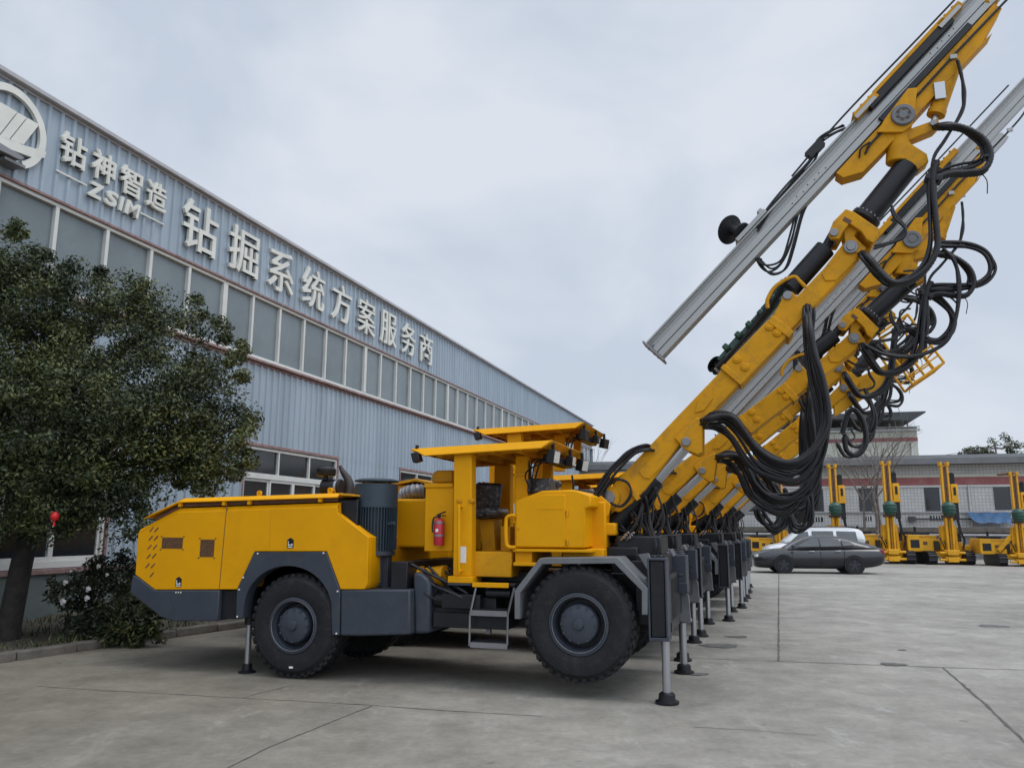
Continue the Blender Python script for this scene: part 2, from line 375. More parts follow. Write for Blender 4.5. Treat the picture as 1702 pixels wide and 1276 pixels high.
for u, v, rx in [(1196, 1073, .27), (1225, 1058, .17), (1485, 1104, .16), (1500, 1080, .06), (1650, 1040, .25), (1160, 1120, .12)]:
    c = gnd(u, v); k = len(SV); n = 28; ph = random.random() * 6
    for i in range(n):
        a = 2 * math.pi * i / n; r = rx * (1 + .14 * math.sin(3 * a + ph) + .1 * math.sin(7 * a) + random.uniform(-.05, .05)); SV.append((c.x + r * math.cos(a), c.y + .75 * r * math.sin(a), .008))
    SF.append(list(range(k, k + n)))
tag(raw('ground_stains', SV, SF, M['oil']), kind='structure')

# planting bed and kerb
K0, K1 = gnd(0, 1102), gnd(403, 1043); kd = (K1 - K0).normalized(); kn = Vector((-kd.y, kd.x, 0))
ka, kb = K0 - kd * 9, K1 + kd * 7
kb_ = MB()
nk = 24
for i in range(nk):
    p = ka.lerp(kb, i / nk); q = ka.lerp(kb, (i + .985) / nk); dz = random.uniform(-.008, .008); dn = random.uniform(-.012, .012)
    c = (p + q) / 2 + kn * (.09 + dn); kb_.box((c.x, c.y, .055 + dz), ((q - p).length, .18, .13), Matrix.Rotation(math.atan2(kd.y, kd.x), 3, 'Z'))
tag(kb_.build('kerb', M['kerb'], bevel=.02), kind='structure')
bed = MB(); nx, ny = 60, 14; VV = []
wallL = lambda t: Vector((-8.22, 14.97, 0)) + BX * (t * 22 - 13)
for i in range(nx + 1):
    t = i / nx; a = ka.lerp(kb, t) + kn * .17; b = wallL(t); row = []
    for j in range(ny + 1):
        p = a.lerp(b, j / ny); row.append(bed.v((p.x, p.y, .10 + .05 * math.sin(p.x * 2.1) * math.sin(p.y * 1.7) + random.uniform(-.02, .03))))
    VV.append(row)
for i in range(nx):
    for j in range(ny): bed.f([VV[i][j], VV[i + 1][j], VV[i + 1][j + 1], VV[i][j + 1]])
tag(bed.build('soil', M['soil']), kind='structure')

# ------------------------------------------------------------------ factory hall
HALL_RZ = R_(90) - TH; HP = Vector((-8.22, 14.97, 0))
hall = thing('factory_hall', 'long blue-gray corrugated metal factory hall with a strip of upper windows', 'building', HP, HALL_RZ)
S0, S1, ZR = -13., 48.4, 9.40
def corrugated(mb, s0, s1, z0, z1, pitch=.28, dep=.042):
    prof = [(s0, 0)]; k = int((s0 - S0) / pitch)
    while S0 + k * pitch < s1:
        s = S0 + k * pitch; k += 1
        for ds, dy in ((.165, 0), (.185, -dep), (.245, -dep), (.265, 0)):
            if s0 < s + ds < s1: prof.append((s + ds, dy))
    prof.append((s1, 0)); a = [mb.v((x, y, z0)) for x, y in prof]; b = [mb.v((x, y, z1)) for x, y in prof]
    for i in range(len(prof) - 1): mb.f([a[i], a[i + 1], b[i + 1], b[i]])
mb = MB(); corrugated(mb, S0, S1, 7.66, ZR); mb.build('wall', M['facade'], hall, smooth=False)
WINS = [(-3.66, .92, 'p'), (5.20, 9.78, 'p'), (14.25, 18.8, 'p'), (23.3, 27.9, 'p'), (32.4, 37., 'p'), (41.4, 46., 'p')]
mb = MB(); e = S0
for a, b, _ in WINS: corrugated(mb, e, a, .92, 3.74); e = b
corrugated(mb, e, S1, .92, 3.74); corrugated(mb, S0, S1, 3.745, 5.86); mb.build('wall', M['facade'], hall, smooth=False)
mb = MB(); mb.bx(S0, S1, -.02, .25, 0, .9); mb.build('dado', M['dado'], hall)
mb = MB(); mb.bx(S0, S1, -.07, .1, .85, .945); mb.build('dado_cap', M['redtrim'], hall, bevel=.01)
mb = MB()                                                  # body of the hall behind the sheets
mb.bx(S0, S1, .35, .40, 0, 9.3); mb.bx(S0, S0 + .05, .40, 24, 0, 9.3); mb.bx(S1 - .06, S1, .06, 24, 0, 9.42); mb.build('back_wall', M['facade'], hall)
mb = MB(); mb.prism([(S0, 9.3), (S1, 9.3), (S1, 9.36), (S0, 9.36)], .12, 24); mb.build('roof', M['roofgray'], hall)
mb = MB(); mb.bx(S0, S1 + .05, -.16, .10, 9.405, 9.50); mb.bx(S0, S1 + .05, -.10, .10, 9.50, 9.53); mb.build('gutter', M['fascia'], hall, bevel=.015)
mb = MB(); mb.bx(S0, S1 + .02, -.05, .1, 9.36, 9.40); mb.build('eaves_trim', M['fascia'], hall)
mb = MB(); mb.bx(S0, S1, -.10, .1, 7.60, 7.655); mb.build('window_head', M['redtrim'], hall, bevel=.008)
mb = MB(); mb.bx(S0, S1, -.14, .12, 5.865, 5.93); mb.bx(S0, S1, -.05, .12, 5.80, 5.86); mb.build('window_sill', M['redtrim'], hall, bevel=.01)
mb = MB(); mb.bx(S0, S1, -.10, .12, 5.934, 5.985); mb.build('window_sill', M['mullion'], hall, bevel=.008)
ev = [11.23 + 7.3 * k for k in range(-3, 6)]
for k, a in enumerate(ev):
    b = min(a + 7.3, S1 - .25)
    if b - a < 1: continue
    fr = MB(); fr.bx(a, b, -.055, .08, 7.53, 7.60)
    fr.bx(a, b, -.04, .08, 5.985, 6.03); fr.bx(a, a + .16, -.06, .08, 6.03, 7.53)
    n = max(1, round((b - a) / 1.217))
    for i in range(1, n): fr.bx(a + i * (b - a) / n - .03, a + i * (b - a) / n + .05, -.05, .08, 6.03, 7.53)
    w_ = fr.build('window', M['mullion'], hall, bevel=.006)
    pn = MB()
    for i in range(n):
        x0 = a + i * (b - a) / n + .02; x1 = a + (i + 1) * (b - a) / n; t = random.uniform(-.012, .012)
        q = [pn.v((x0, .03 + t, 6.0)), pn.v((x1, .03 - t, 6.0)), pn.v((x1, .03 - t + .004, 7.58)), pn.v((x0, .03 + t, 7.58))]; pn.f(q)
    pn.build('pane', M['paleglass'], w_, smooth=False)
for wi, (a, b, _) in enumerate(WINS):
    fr = MB(); fr.bx(a - .07, a, -.06, .1, .95, 3.80); fr.bx(b, b + .07, -.06, .1, .95, 3.80); fr.bx(a, b, -.06, .1, 3.72, 3.80)
    w_ = fr.build('window', M['redtrim'], hall, bevel=.008)
    f2 = MB(); zt = 2.93; n = 3; m4 = 4
    f2.bx(a, a + .06, -.02, .08, .96, 3.71); f2.bx(b - .06, b, -.02, .08, .96, 3.71); f2.bx(a + .06, b - .06, -.02, .08, 3.64, 3.71); f2.bx(a + .06, b - .06, -.03, .08, zt - .02, zt + .12); f2.bx(a + .06, b - .06, -.03, .08, .955, 1.08)
    for i in range(1, n): x = a + (b - a) * i / n; f2.bx(x - .03, x + .03, -.018, .08, zt + .12, 3.64)
    for i in range(0, m4):
        x0, x1 = a + .06 + (b - a - .12) * i / m4, a + .06 + (b - a - .12) * (i + 1) / m4; y = -.005 if i in (1, 2) else .02
        f2.bx(x0 + .002, x0 + .065, y, .075, 1.08, zt - .02); f2.bx(x1 - .065, x1 - .002, y, .075, 1.08, zt - .02); f2.bx(x0 + .065, x1 - .065, y, .075, zt - .09, zt - .02); f2.bx(x0 + .065, x1 - .065, y, .075, 1.08, 1.15)
    f2.build('sash', M['mullion'], w_, bevel=.005)
    p = MB(); p.f([p.v((a + .03, .05, 1.0)), p.v((b - .03, .05, 1.0)), p.v((b - .03, .05, 3.68)), p.v((a + .03, .05, 3.68))]); p.build('pane', M['glass'], w_, smooth=False)
# far-end gable trim
mb = MB(); mb.bx(S1 - .12, S1 + .04, -.07, .05, .95, 7.59); mb.build('corner_trim', M['fascia'], hall)

# signs on the hall
def glyphs(body, size_w, size_h, depth=.05, bold=.0, shear=0., fat=(0, 0)):
    c = bpy.data.curves.new('glyph', 'FONT'); c.body = body; c.size = 1; c.extrude = .02; c.offset = bold; c.shear = shear; c.resolution_u = 4
    o = bpy.data.objects.new('glyph', c); COL.objects.link(o); bpy.context.view_layer.update()
    me = bpy.data.meshes.new_from_object(o.evaluated_get(bpy.context.evaluated_depsgraph_get())); bpy.data.objects.remove(o); bpy.data.curves.remove(c)
    co = np.array([v.co[:] for v in me.vertices]); lo = co.min(0); hi = co.max(0)
    sc = np.array([size_w / (hi[0] - lo[0]), size_h / (hi[1] - lo[1]), depth / (hi[2] - lo[2])]); co = (co - lo) * sc
    me.vertices.foreach_set('co', co.ravel()); me.update()
    if fat == (0, 0): return me
    V = []; F = []; base_ = [tuple(p.vertices) for p in me.polygons]                # heavier strokes: the same letter laid slightly apart, each a hair deeper
    shifts = [(a, b) for a in ((-1, 0, 1) if fat[0] else (0,)) for b in ((-1, 0, 1) if fat[1] else (0,))]
    for i, (a, b) in enumerate(shifts):
        k = len(V); V += [(p[0] + a * fat[0], p[1] + b * fat[1], p[2] + (.0016 * i if p[2] > depth / 2 else 0)) for p in co]; F += [tuple(x + k for x in f) for f in base_]
    m2 = bpy.data.meshes.new('glyph'); m2.from_pydata(V, [], F); bpy.data.meshes.remove(me); return m2
FM = Matrix(((1, 0, 0), (0, 0, -1), (0, 1, 0))).to_4x4()      # letter x,y,z -> hall x,z,-y
def put_glyph(me, parent, s, z, m, name='character', y=-.075):
    me.materials.clear(); me.materials.append(m); o = bpy.data.objects.new(name, me); COL.objects.link(o); o.parent = parent
    o.matrix_local = Matrix.Translation((s, y, z)) @ FM; return o
sg = thing('wall_sign', 'large row of nine cream Chinese characters along the top of the hall', 'sign', HP, HALL_RZ)
for i, ch in enumerate('钻掘系统方案服务商'):
    put_glyph(glyphs(ch, 1.19, 1.16, .07, .004, fat=(.011, 0)), sg, 2.29 + i * 1.655, 7.94, M['letter'], y=-.055)
sg = thing('company_sign', 'small cream sign of four Chinese characters over ZSIM beside the round emblem', 'sign', HP, HALL_RZ)
for i, ch in enumerate('钻神智造'): put_glyph(glyphs(ch, .57, .59, .06, .004, fat=(.014, .010)), sg, -1.06 + i * .735, 8.42, M['letter'], y=-.05)
for ch, a, b in (('Z', -.34, .02), ('S', .07, .40), ('I', .45, .56), ('M', .60, 1.02)): put_glyph(glyphs(ch, b - a - .02, .29, .05, .01, .15, fat=(.014, .014)), sg, a, 8.02, M['letter'], 'letter', y=-.05)
for a, b in ((-1.07, -.36), (1.05, 1.76)):
    mb = MB(); mb.bx(a, b, -.07, -.045, 8.18, 8.21); mb.build('underline', M['letter'], sg)
lg = thing('emblem_sign', 'round cream emblem with slanted bars inside a ring on the hall wall', 'sign', HP, HALL_RZ)
cz, cs, R1, R2 = 8.54, -2.12, .73, .60
mb = MB(); n = 56; ring = []
for k in range(n + 1):
    a = R_(-62) + (2 * math.pi - R_(8)) * k / n
    ring.append([mb.v((cs + r * math.cos(a), y, cz + r * math.sin(a))) for r, y in ((R2, -.12), (R1, -.12), (R1, -.05), (R2, -.05))])
for A, B in zip(ring, ring[1:]):
    for j in range(4): mb.f([A[j], A[(j + 1) % 4], B[(j + 1) % 4], B[j]])
mb.f(ring[0][::-1]); mb.f(ring[-1]); mb.build('ring', M['letter'], lg)
mb = MB()                                                     # slanted bars and the tail that runs into the ring
def hs(u, v):
    d = ray(u, v); nrm = AX; t = (HP - CC).dot(nrm) / d.dot(nrm); p = CC + d * t - HP; return (p.dot(BX), p.z)
for q in ([(-40, 155), (0, 176), (20, 188), (-10, 226), (-40, 212)], [(22, 189), (36, 197), (6, 234), (-8, 227)], [(38, 198), (57, 209), (31, 242), (8, 235)],
          [(-40, 214), (31, 243), (69, 254), (66, 264), (48, 264), (-40, 232)]):
    P = [hs(*p) for p in q]; mb.prism(P, -.115, -.05)
mb.build('slanted_bars', M['letter'], lg)
br = thing('wall_bracket', 'weathered metal box on a bracket sticking out under the round emblem', 'bracket', HP, HALL_RZ)
mb = MB(); mb.prism([(-2.6, 7.86), (-2.12, 7.86), (-2.05, 7.9), (-2.05, 7.95), (-2.6, 8.0)], -.42, -.12); mb.build('box', M['steel'], br, bevel=.01)
mb = MB(); mb.bx(-2.35, -1.95, -.36, -.06, 7.79, 7.84); mb.cyl((-2.05, -.36, 7.86), (-1.72, -.06, 7.92), .018); mb.build('arm', M['steel'], br)

# ------------------------------------------------------------------ leaves, trees
def leaf_mesh(name, C, size, m, parent=None, per=60, spread=.28, flat=.5, loc=None, quota=None):
    V = []; F = []
    for ci, (c, sp) in enumerate(C):
        n = per; d = rng.normal(size=(n, 3)); d /= np.linalg.norm(d, axis=1)[:, None] + 1e-9; r = rng.random(n) ** .45 * sp
        P = np.array(c) + d * r[:, None] * np.array([1, 1, .8])
        for p, nd in zip(P, d):
            nrm = nd * .6 + rng.normal(size=3) * .55 + np.array([0, 0, .55]); nrm /= np.linalg.norm(nrm)
            t = np.cross(nrm, rng.normal(size=3)); t /= np.linalg.norm(t) + 1e-9; b = np.cross(nrm, t); s = size * rng.uniform(.6, 1.25); k = len(V)
            V += [p - t * s, p + b * s * .38 + nrm * s * .1, p + t * s, p - b * s * .38 + nrm * s * .1]; F.append((k, k + 1, k + 2, k + 3))
    return raw(name, [tuple(x) for x in V], F, m, parent, loc)
def limb(mb, p, q, r0, r1, n=8, wob=.06):
    p = Vector(p); q = Vector(q); L_ = (q - p).length; pts = [p.lerp(q, t) + Vector([random.uniform(-wob, wob) * L_ * (1 if 0 < t < 1 else 0) for _ in range(3)]) for t in (0, .33, .66, 1)]
    mb.tube(pts, r0, n=n, taper=r1, sm=4)
tp = gnd(14, 1060, .1); Yt = tp.y
tree = thing('evergreen_tree', 'large dark broad-leaved evergreen tree in the bed before the hall', 'tree', tp)
mb = MB(); tr = [at(10, 1068, Yt), at(26, 985, Yt), at(43, 908, Yt), at(66, 835, Yt + .05), at(80, 760, Yt + .1), at(100, 690, Yt)]
mb.tube([p - tp for p in tr], .165, n=14, taper=.11)
top = tr[-1] - tp; fork = tr[3] - tp
lobes = [(10, 560, 0, 1.55), (110, 590, .2, 1.55), (215, 610, .1, 1.35), (290, 680, 0, 1.0), (120, 725, -.5, 1.35), (-40, 480, 0, 1.25), (245, 755, -.2, .95), (325, 750, .1, .7), (-70, 680, 0, 1.7), (332, 640, .3, .58), (20, 790, -.3, .85), (150, 800, -.6, .8), (255, 540, .4, .72), (-30, 430, 0, .75), (70, 500, .1, .92), (165, 525, .1, .9), (360, 710, .2, .48), (352, 770, .1, .42), (0, 835, -.3, .8), (92, 850, -.55, .5), (205, 845, -.5, .55), (-40, 770, 0, 1.3), (60, 650, -.4, 1.1), (62, 835, -.6, .6), (140, 700, -.8, 1.0), (250, 690, -.6, .8)]
for u, v, dy, r in lobes: limb(mb, top if v < 680 else fork, at(u, v, Yt + dy) - tp, .085, .02)
mb.build('trunk', M['bark'], tree)
C = []
for u, v, dy, r in lobes:
    c = np.array(at(u, v, Yt + dy) - tp)
    for _ in range(int(34 * r ** 1.6) + 6):
        d = rng.normal(size=3); d /= np.linalg.norm(d); rr = r * (rng.random() ** .38); C.append((c + d * rr * np.array([1, 1, .9]), rng.uniform(.17, .36)))
for u, v in [(400, 583), (385, 600), (360, 545), (372, 560), (410, 700), (408, 720), (400, 745), (418, 765), (330, 510), (395, 785), (110, 445), (30, 390), (20, 380), (170, 462), (60, 425), (235, 480), (400, 630), (300, 800), (330, 815), (90, 835), (60, 815), (190, 850), (230, 850)]:
    for _ in range(3):
        C.append((np.array(at(u + rng.normal() * 7, v + rng.normal() * 7, Yt + rng.normal() * .35) - tp), rng.uniform(.1, .2)))
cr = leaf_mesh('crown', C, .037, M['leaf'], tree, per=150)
# red ornament in the tree
p = at(91, 858, Yt - 1.25); la = thing('paper_lantern', 'small red paper lantern with a tassel hanging in the dark tree', 'lantern', p)
la.scale = (.72, .72, .72); mb = MB(); mb.lathe([(.0, .085), (.03, .085), (.062, .05), (.075, .0), (.062, -.05), (.03, -.085), (0, -.085)], (0, 0, 0), (0, 0, 1), 14); mb.build('lantern_body', M['lantern'], la)
mb = MB(); mb.cyl((0, 0, -.085), (0, 0, -.17), .014, .022, 8); mb.build('tassel', M['lantern'], la)
mb = MB(); mb.tube([(0, 0, .085), (.01, .05, .3), (0, .3, .7)], .004, 5); mb.build('string', M['black'], la)
# bushes
p = gnd(185, 1050, .1); bu = thing('rose_bush', 'dark bush with white roses in bloom against the hall wall', 'bush', p); C = []; mb = MB()
for u, v, r in [(120, 980, .35), (165, 975, .42), (215, 985, .42), (255, 990, .32), (200, 1020, .4), (130, 1020, .32), (225, 945, .25), (170, 945, .25), (205, 925, .12)]:
    c = at(u, v, p.y + .1) - p; limb(mb, (0, 0, 0), c, .014, .006, 6)
    for _ in range(int(52 * r)): d = rng.normal(size=3); d /= np.linalg.norm(d); C.append((np.array(c) + d * r * rng.random() ** .4, .13))
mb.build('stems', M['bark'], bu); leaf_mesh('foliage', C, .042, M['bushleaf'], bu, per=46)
def flower(parent, p, r):
    mb = MB()
    for k in range(9):
        a = k * 2.4; rr = r * (.35 + .65 * k / 9); d = Vector((math.cos(a) * .7, -.6, math.sin(a) * .7)) * rr
        q = Matrix.Rotation(a, 3, 'Y') @ Matrix.Rotation(R_(55), 3, 'X'); c = Vector(p) + d * .55
        vs = [mb.v(c + q @ Vector((r * .55 * math.cos(t), r * .55 * math.sin(t), -.25 * r * math.cos(2 * t)))) for t in np.linspace(0, 2 * math.pi, 7)[:-1]]; mb.f(vs)
    return mb.build('flower', M['petal'], parent)
for u, v, r in [(109, 968, .05), (147, 979, .055), (105, 1000, .06), (164, 941, .045), (178, 955, .035), (145, 994, .055), (118, 949, .03)]: flower(bu, at(u, v, p.y - .35) - p, r)
p = gnd(205, 1062, .1); bu = thing('green_shrub', 'low olive-green shrub at the kerb behind the nearest jumbo', 'bush', p); C = []; mb = MB()
for u, v, r in [(150, 1040, .3), (190, 1030, .36), (235, 1020, .33), (215, 1050, .3), (250, 1040, .22), (175, 1060, .25)]:
    c = at(u, v, p.y) - p; limb(mb, (0, 0, 0), c, .012, .005, 6)
    for _ in range(int(55 * r)): d = rng.normal(size=3); d /= np.linalg.norm(d); C.append((np.array(c) + d * r * rng.random() ** .4, .12))
mb.build('stems', M['bark'], bu); leaf_mesh('foliage', C, .045, M['bushleaf'], bu, per=44)
# grass and low weeds in the bed
V = []; F = []
for _ in range(9000):
    t = rng.random(); j = rng.random() ** 1.6; a = ka.lerp(kb, t) + kn * .2; b = wallL(t); q = a.lerp(b, j)
    if math.sin(q.x * 3.1 + 1) * math.sin(q.y * 2.3) + rng.normal() * .35 < -.05: continue
    h = rng.uniform(.04, .13); an = rng.random() * 6.28; dx, dy = math.cos(an) * .012, math.sin(an) * .012; k = len(V); le = rng.normal(size=2) * .05
    V += [(q.x - dx, q.y - dy, .09), (q.x + dx, q.y + dy, .09), (q.x + le[0], q.y + le[1], .1 + h)]; F.append((k, k + 1, k + 2))
tag(raw('grass', V, F, M['grass']), kind='stuff')

# ------------------------------------------------------------------ drilling jumbo
J1 = thing('drilling_jumbo', 'nearest yellow drilling jumbo, whole side in view with fire extinguisher on its cabinet', 'drill rig', O1, -TH, 'drilling jumbos parked in a row')
YN, YF = -.95, .95
def poly(px, y): return [S(u, v, y) for u, v in px]
def add(name, mb, m, bevel=.006, parent=None, **k): return mb.build(name, M[m], parent or J1, bevel=bevel, **k)
def chamf(p, y0, y1):                       # prism with the given outline
    mb = MB(); mb.prism(p, y0, y1); return mb
def scale_poly(p, k):
    c = Vector((sum(a[0] for a in p) / len(p), sum(a[1] for a in p) / len(p))); return [tuple(c + (Vector(a) - c) * k) for a in p]

# --- rear body
side = [(229.6, 878.8), (294.6, 844.5), (560.8, 834.9), (560.8, 851.9), (612.3, 892.5), (610.7, 969.3), (606, 978.9), (566, 978.9), (543, 915.8), (423.6, 915.8), (394.2, 978.9), (257.6, 979.5), (224.7, 954.2)]
P = poly(side, YN)
low = [(x, z) for x, z in P]; t1, t2, t3 = S(294.6, 853, YN), S(560.8, 843.5, YN), S(229.6, 886, YN); low[0], low[1], low[2] = t3, t1, t2
mb = MB(); mb.prism(P, YN + .055, YF - .055)
for s_ in (-1, 1):
    ya, yb = s_ * abs(YN), s_ * (abs(YN) - .0545); mb.prism(low, ya, yb)
    for i in (0, 1):
        q = [(low[i], ya), (low[i + 1], ya), (P[i + 1], yb), (P[i], yb)]; vv = [mb.v((a_[0], y_, a_[1] + .001)) for a_, y_ in q]; mb.f(vv)
hood = add('engine_hood', mb, 'yellow', bevel=.006)
def seam(px, w=.008):
    a, b = [S(u, v, YN) for u, v in px]; mb = MB(); mb.beam(a, b, w, YN - .0025, YN + .01); return mb
mb = seam([(377.3, 825 + 13), (364.6, 978)]); mb2 = seam([(451, 848), (448, 915)], .004)
add('panel_seam', mb, 'brown', 0, hood); add('panel_seam', mb2, 'gold', 0, hood)
mb = MB()
for (x, y) in [(190, 362), (219, 365), (185, 415), (217, 415), (177, 470), (210, 470), (172, 525), (205, 523), (165, 582), (198, 582), (191, 637)]:
    u, v = 200 + x / 3.645, 780 + y / 3.645; mb.beam(S(u - 3.2, v + 3.6, YN), S(u + 3.2, v - 3.6, YN), .016, YN - .003, YN + .01)
add('vent_slot', mb, 'brown', 0, hood)
for a, b in (((268.6, 893), (304.5, 911)), ((331.7, 896.3), (357, 925))):
    (x0, z0), (x1, z1) = S(a[0], b[1], YN), S(b[0], a[1], YN); mb = MB(); mb.bx(x0, x1, YN - .003, YN + .01, z0, z1); gr = add('vent_grille', mb, 'grille', 0, hood)
    mb = MB()
    for x in (x0 - .012, x1 + .012):
        for z in (z0 - .012, z1 + .012): mb.cyl((x, YN - .006, z), (x, YN + .005, z), .009, n=8)
    add('bolt', mb, 'brown', 0, gr)
for u, v in ((482.8, 902), (297, 966.5)):
    x, z = S(u, v, YN); mb = MB(); mb.prism([(x - .043, z - .06), (x + .043, z - .06), (x + .043, z + .035), (x, z + .062), (x - .043, z + .035)], YN - .003, YN + .01); st = add('warning_sticker', mb, 'black', 0, hood)
    mb = MB(); mb.bx(x - .03, x - .022, YN - .006, YN, z - .03, z + .022); mb.bx(x - .022, x + .008, YN - .006, YN, z - .03, z - .018); mb.bx(x + .014, x + .03, YN - .006, YN, z - .03, z - .008); mb.bx(x - .032, x + .032, YN - .006, YN, z - .052, z - .04); add('sticker_print', mb, 'white', 0, st)
# lid
lid = [(243, 865), (296, 838), (562, 829), (565, 819), (301.5, 828.5), (247, 857)]
mb = MB(); Pl = poly([(240, 861), (298, 834), (562, 825.5), (562, 819), (299, 828), (240, 856)], YN); mb.prism(Pl, YN + .07, YF - .07)
Lo = poly([(240, 861), (298, 834), (562, 825.5)], YN); Up = poly([(244, 855), (301, 827.5), (564, 818.5)], YN)
for s_ in (-1, 1):
    ya, yb = s_ * (abs(YN) + .015), s_ * (abs(YN) - .075)
    for i in (0, 1):
        vv = [mb.v((a_[0], y_, a_[1])) for a_, y_ in ((Lo[i], ya), (Lo[i + 1], ya), (Up[i + 1], yb), (Up[i], yb))]; mb.f(vv); vv2 = [mb.v(x_.co + Vector((0, -.01 * s_, -.012))) for x_ in vv]; mb.f(vv2)
        mb.f([vv[0], vv[1], vv2[1], vv2[0]])
lid_ = add('hood_lid', mb, 'yellow', .003)
mb = MB(); mb.prism(poly([(252, 866), (300, 842), (557, 832.5), (557, 826), (300, 836), (252, 860)], YN), YN + .06, YF - .06); add('lid_gap', mb, 'brown', 0)
mb = MB()
for u, v in ((298, 838), (371, 836), (413, 834.5), (531, 830)):
    x, z = S(u, v, YN); mb.bx(x - .02, x + .02, YN + .0, YN + .05, z - .028, z + .028)
add('lid_bracket', mb, 'yellow', .003)
for u in (421, 540):
    for y in (YN + .12, YF - .12):
        x, z = S(u, 820 if u > 500 else 825, YN); mb = MB(); mb.lathe([(.010, -.012), (.032, -.012), (.032, .012), (.010, .012)], (x, y, z + .045), (0, 1, 0), 16, closed=True); mb.bx(x - .03, x + .03, y - .011, y + .011, z - .01, z + .02); add('lifting_eye', mb, 'yellow', 0)
# cut-out behind hood (dark radiator bay)
x0, z0 = S(561, 900, YN); x1, z1 = S(589, 828, YN)
mb = MB(); mb.bx(x0 - .05, x1, YN + .09, YF - .05, z0 - .35, z1 - .01); add('engine_bay', mb, 'black', .01)
mb = MB(); mb.prism(poly([(563, 819), (588, 821.5), (588, 824.5), (563, 822.5)], YN), YN + .0, YF); add('bay_cover', mb, 'gold', .003)
# dark gray bumper, gap, wheel arch, skirts
mb = MB(); mb.prism(poly([(221, 956), (216.5, 984), (267, 1024), (288, 1031.6), (362, 1031.6), (365.5, 980.5), (258, 980.5), (225.5, 956)], YN), YN - .012, YF + .012); bump = add('rear_bumper', mb, 'gray', .012)
mb = MB()
for u in (294, 298, 302): x, z = S(u, 984, YN); mb.cyl((x, YN - .02, z), (x, YN, z), .008, n=8)
add('bolt', mb, 'white', 0, bump)
mb = MB(); mb.prism(poly([(363, 980.5), (397, 980.5), (393, 1029), (361, 1029)], YN), YN + .05, YF - .05); add('frame_gap', mb, 'black', .005)
arch = [(423.6, 917), (543, 917), (566, 980), (565, 1055), (553, 1055)]
cx, cy, rr = 479, 1013, 73
for k in range(0, 19): a = R_(8 + (170 - 8) * k / 18); arch.append((cx + rr * math.cos(a) * 1.0, cy - rr * math.sin(a)))
arch += [(404.5, 1027), (393.5, 1027), (395, 980)]
for s_ in (-1, 1):
    mb = MB(); y0, y1 = (YN - .016, YN + .14) if s_ < 0 else (YF - .14, YF + .016)
    mb.prism(poly(arch, YN), y0, y1); ar = add('wheel_arch', mb, 'gray', .006, sharp=25)
    mb = MB()
    for u, v in ((430, 919.5), (539, 918.5), (406, 959), (399, 979), (396, 1024), (562.5, 982), (560.5, 1052)):
        x, z = S(u, v, YN); y = y0 - .004 if s_ < 0 else y1 + .004; mb.cyl((x, y - .004, z), (x, y + .004, z), .010, n=8)
    add('bolt', mb, 'white', 0, ar)
mb = MB(); mb.prism(poly([(408, 944), (552, 944), (558, 1050), (562, 978), (545, 925), (426, 925), (402, 975)], YN), -.5, .5); add('inner_guard', mb, 'black', 0)
sk = poly([(567, 980), (682, 979), (682, 1054), (600, 1056.5), (566, 1056)], YN)
mb = MB(); mb.prism(sk, YN - .012, -.2); mb.prism(sk, .2, YF); add('side_skirt', mb, 'gray', .02)
q = poly([(680, 952), (694, 953), (704, 962), (708.5, 972), (707, 1054), (682, 1055)], YN); mb = MB(); mb.prism(q, YN + .10, .9); add('articulation_guard', mb, 'gray', .03)
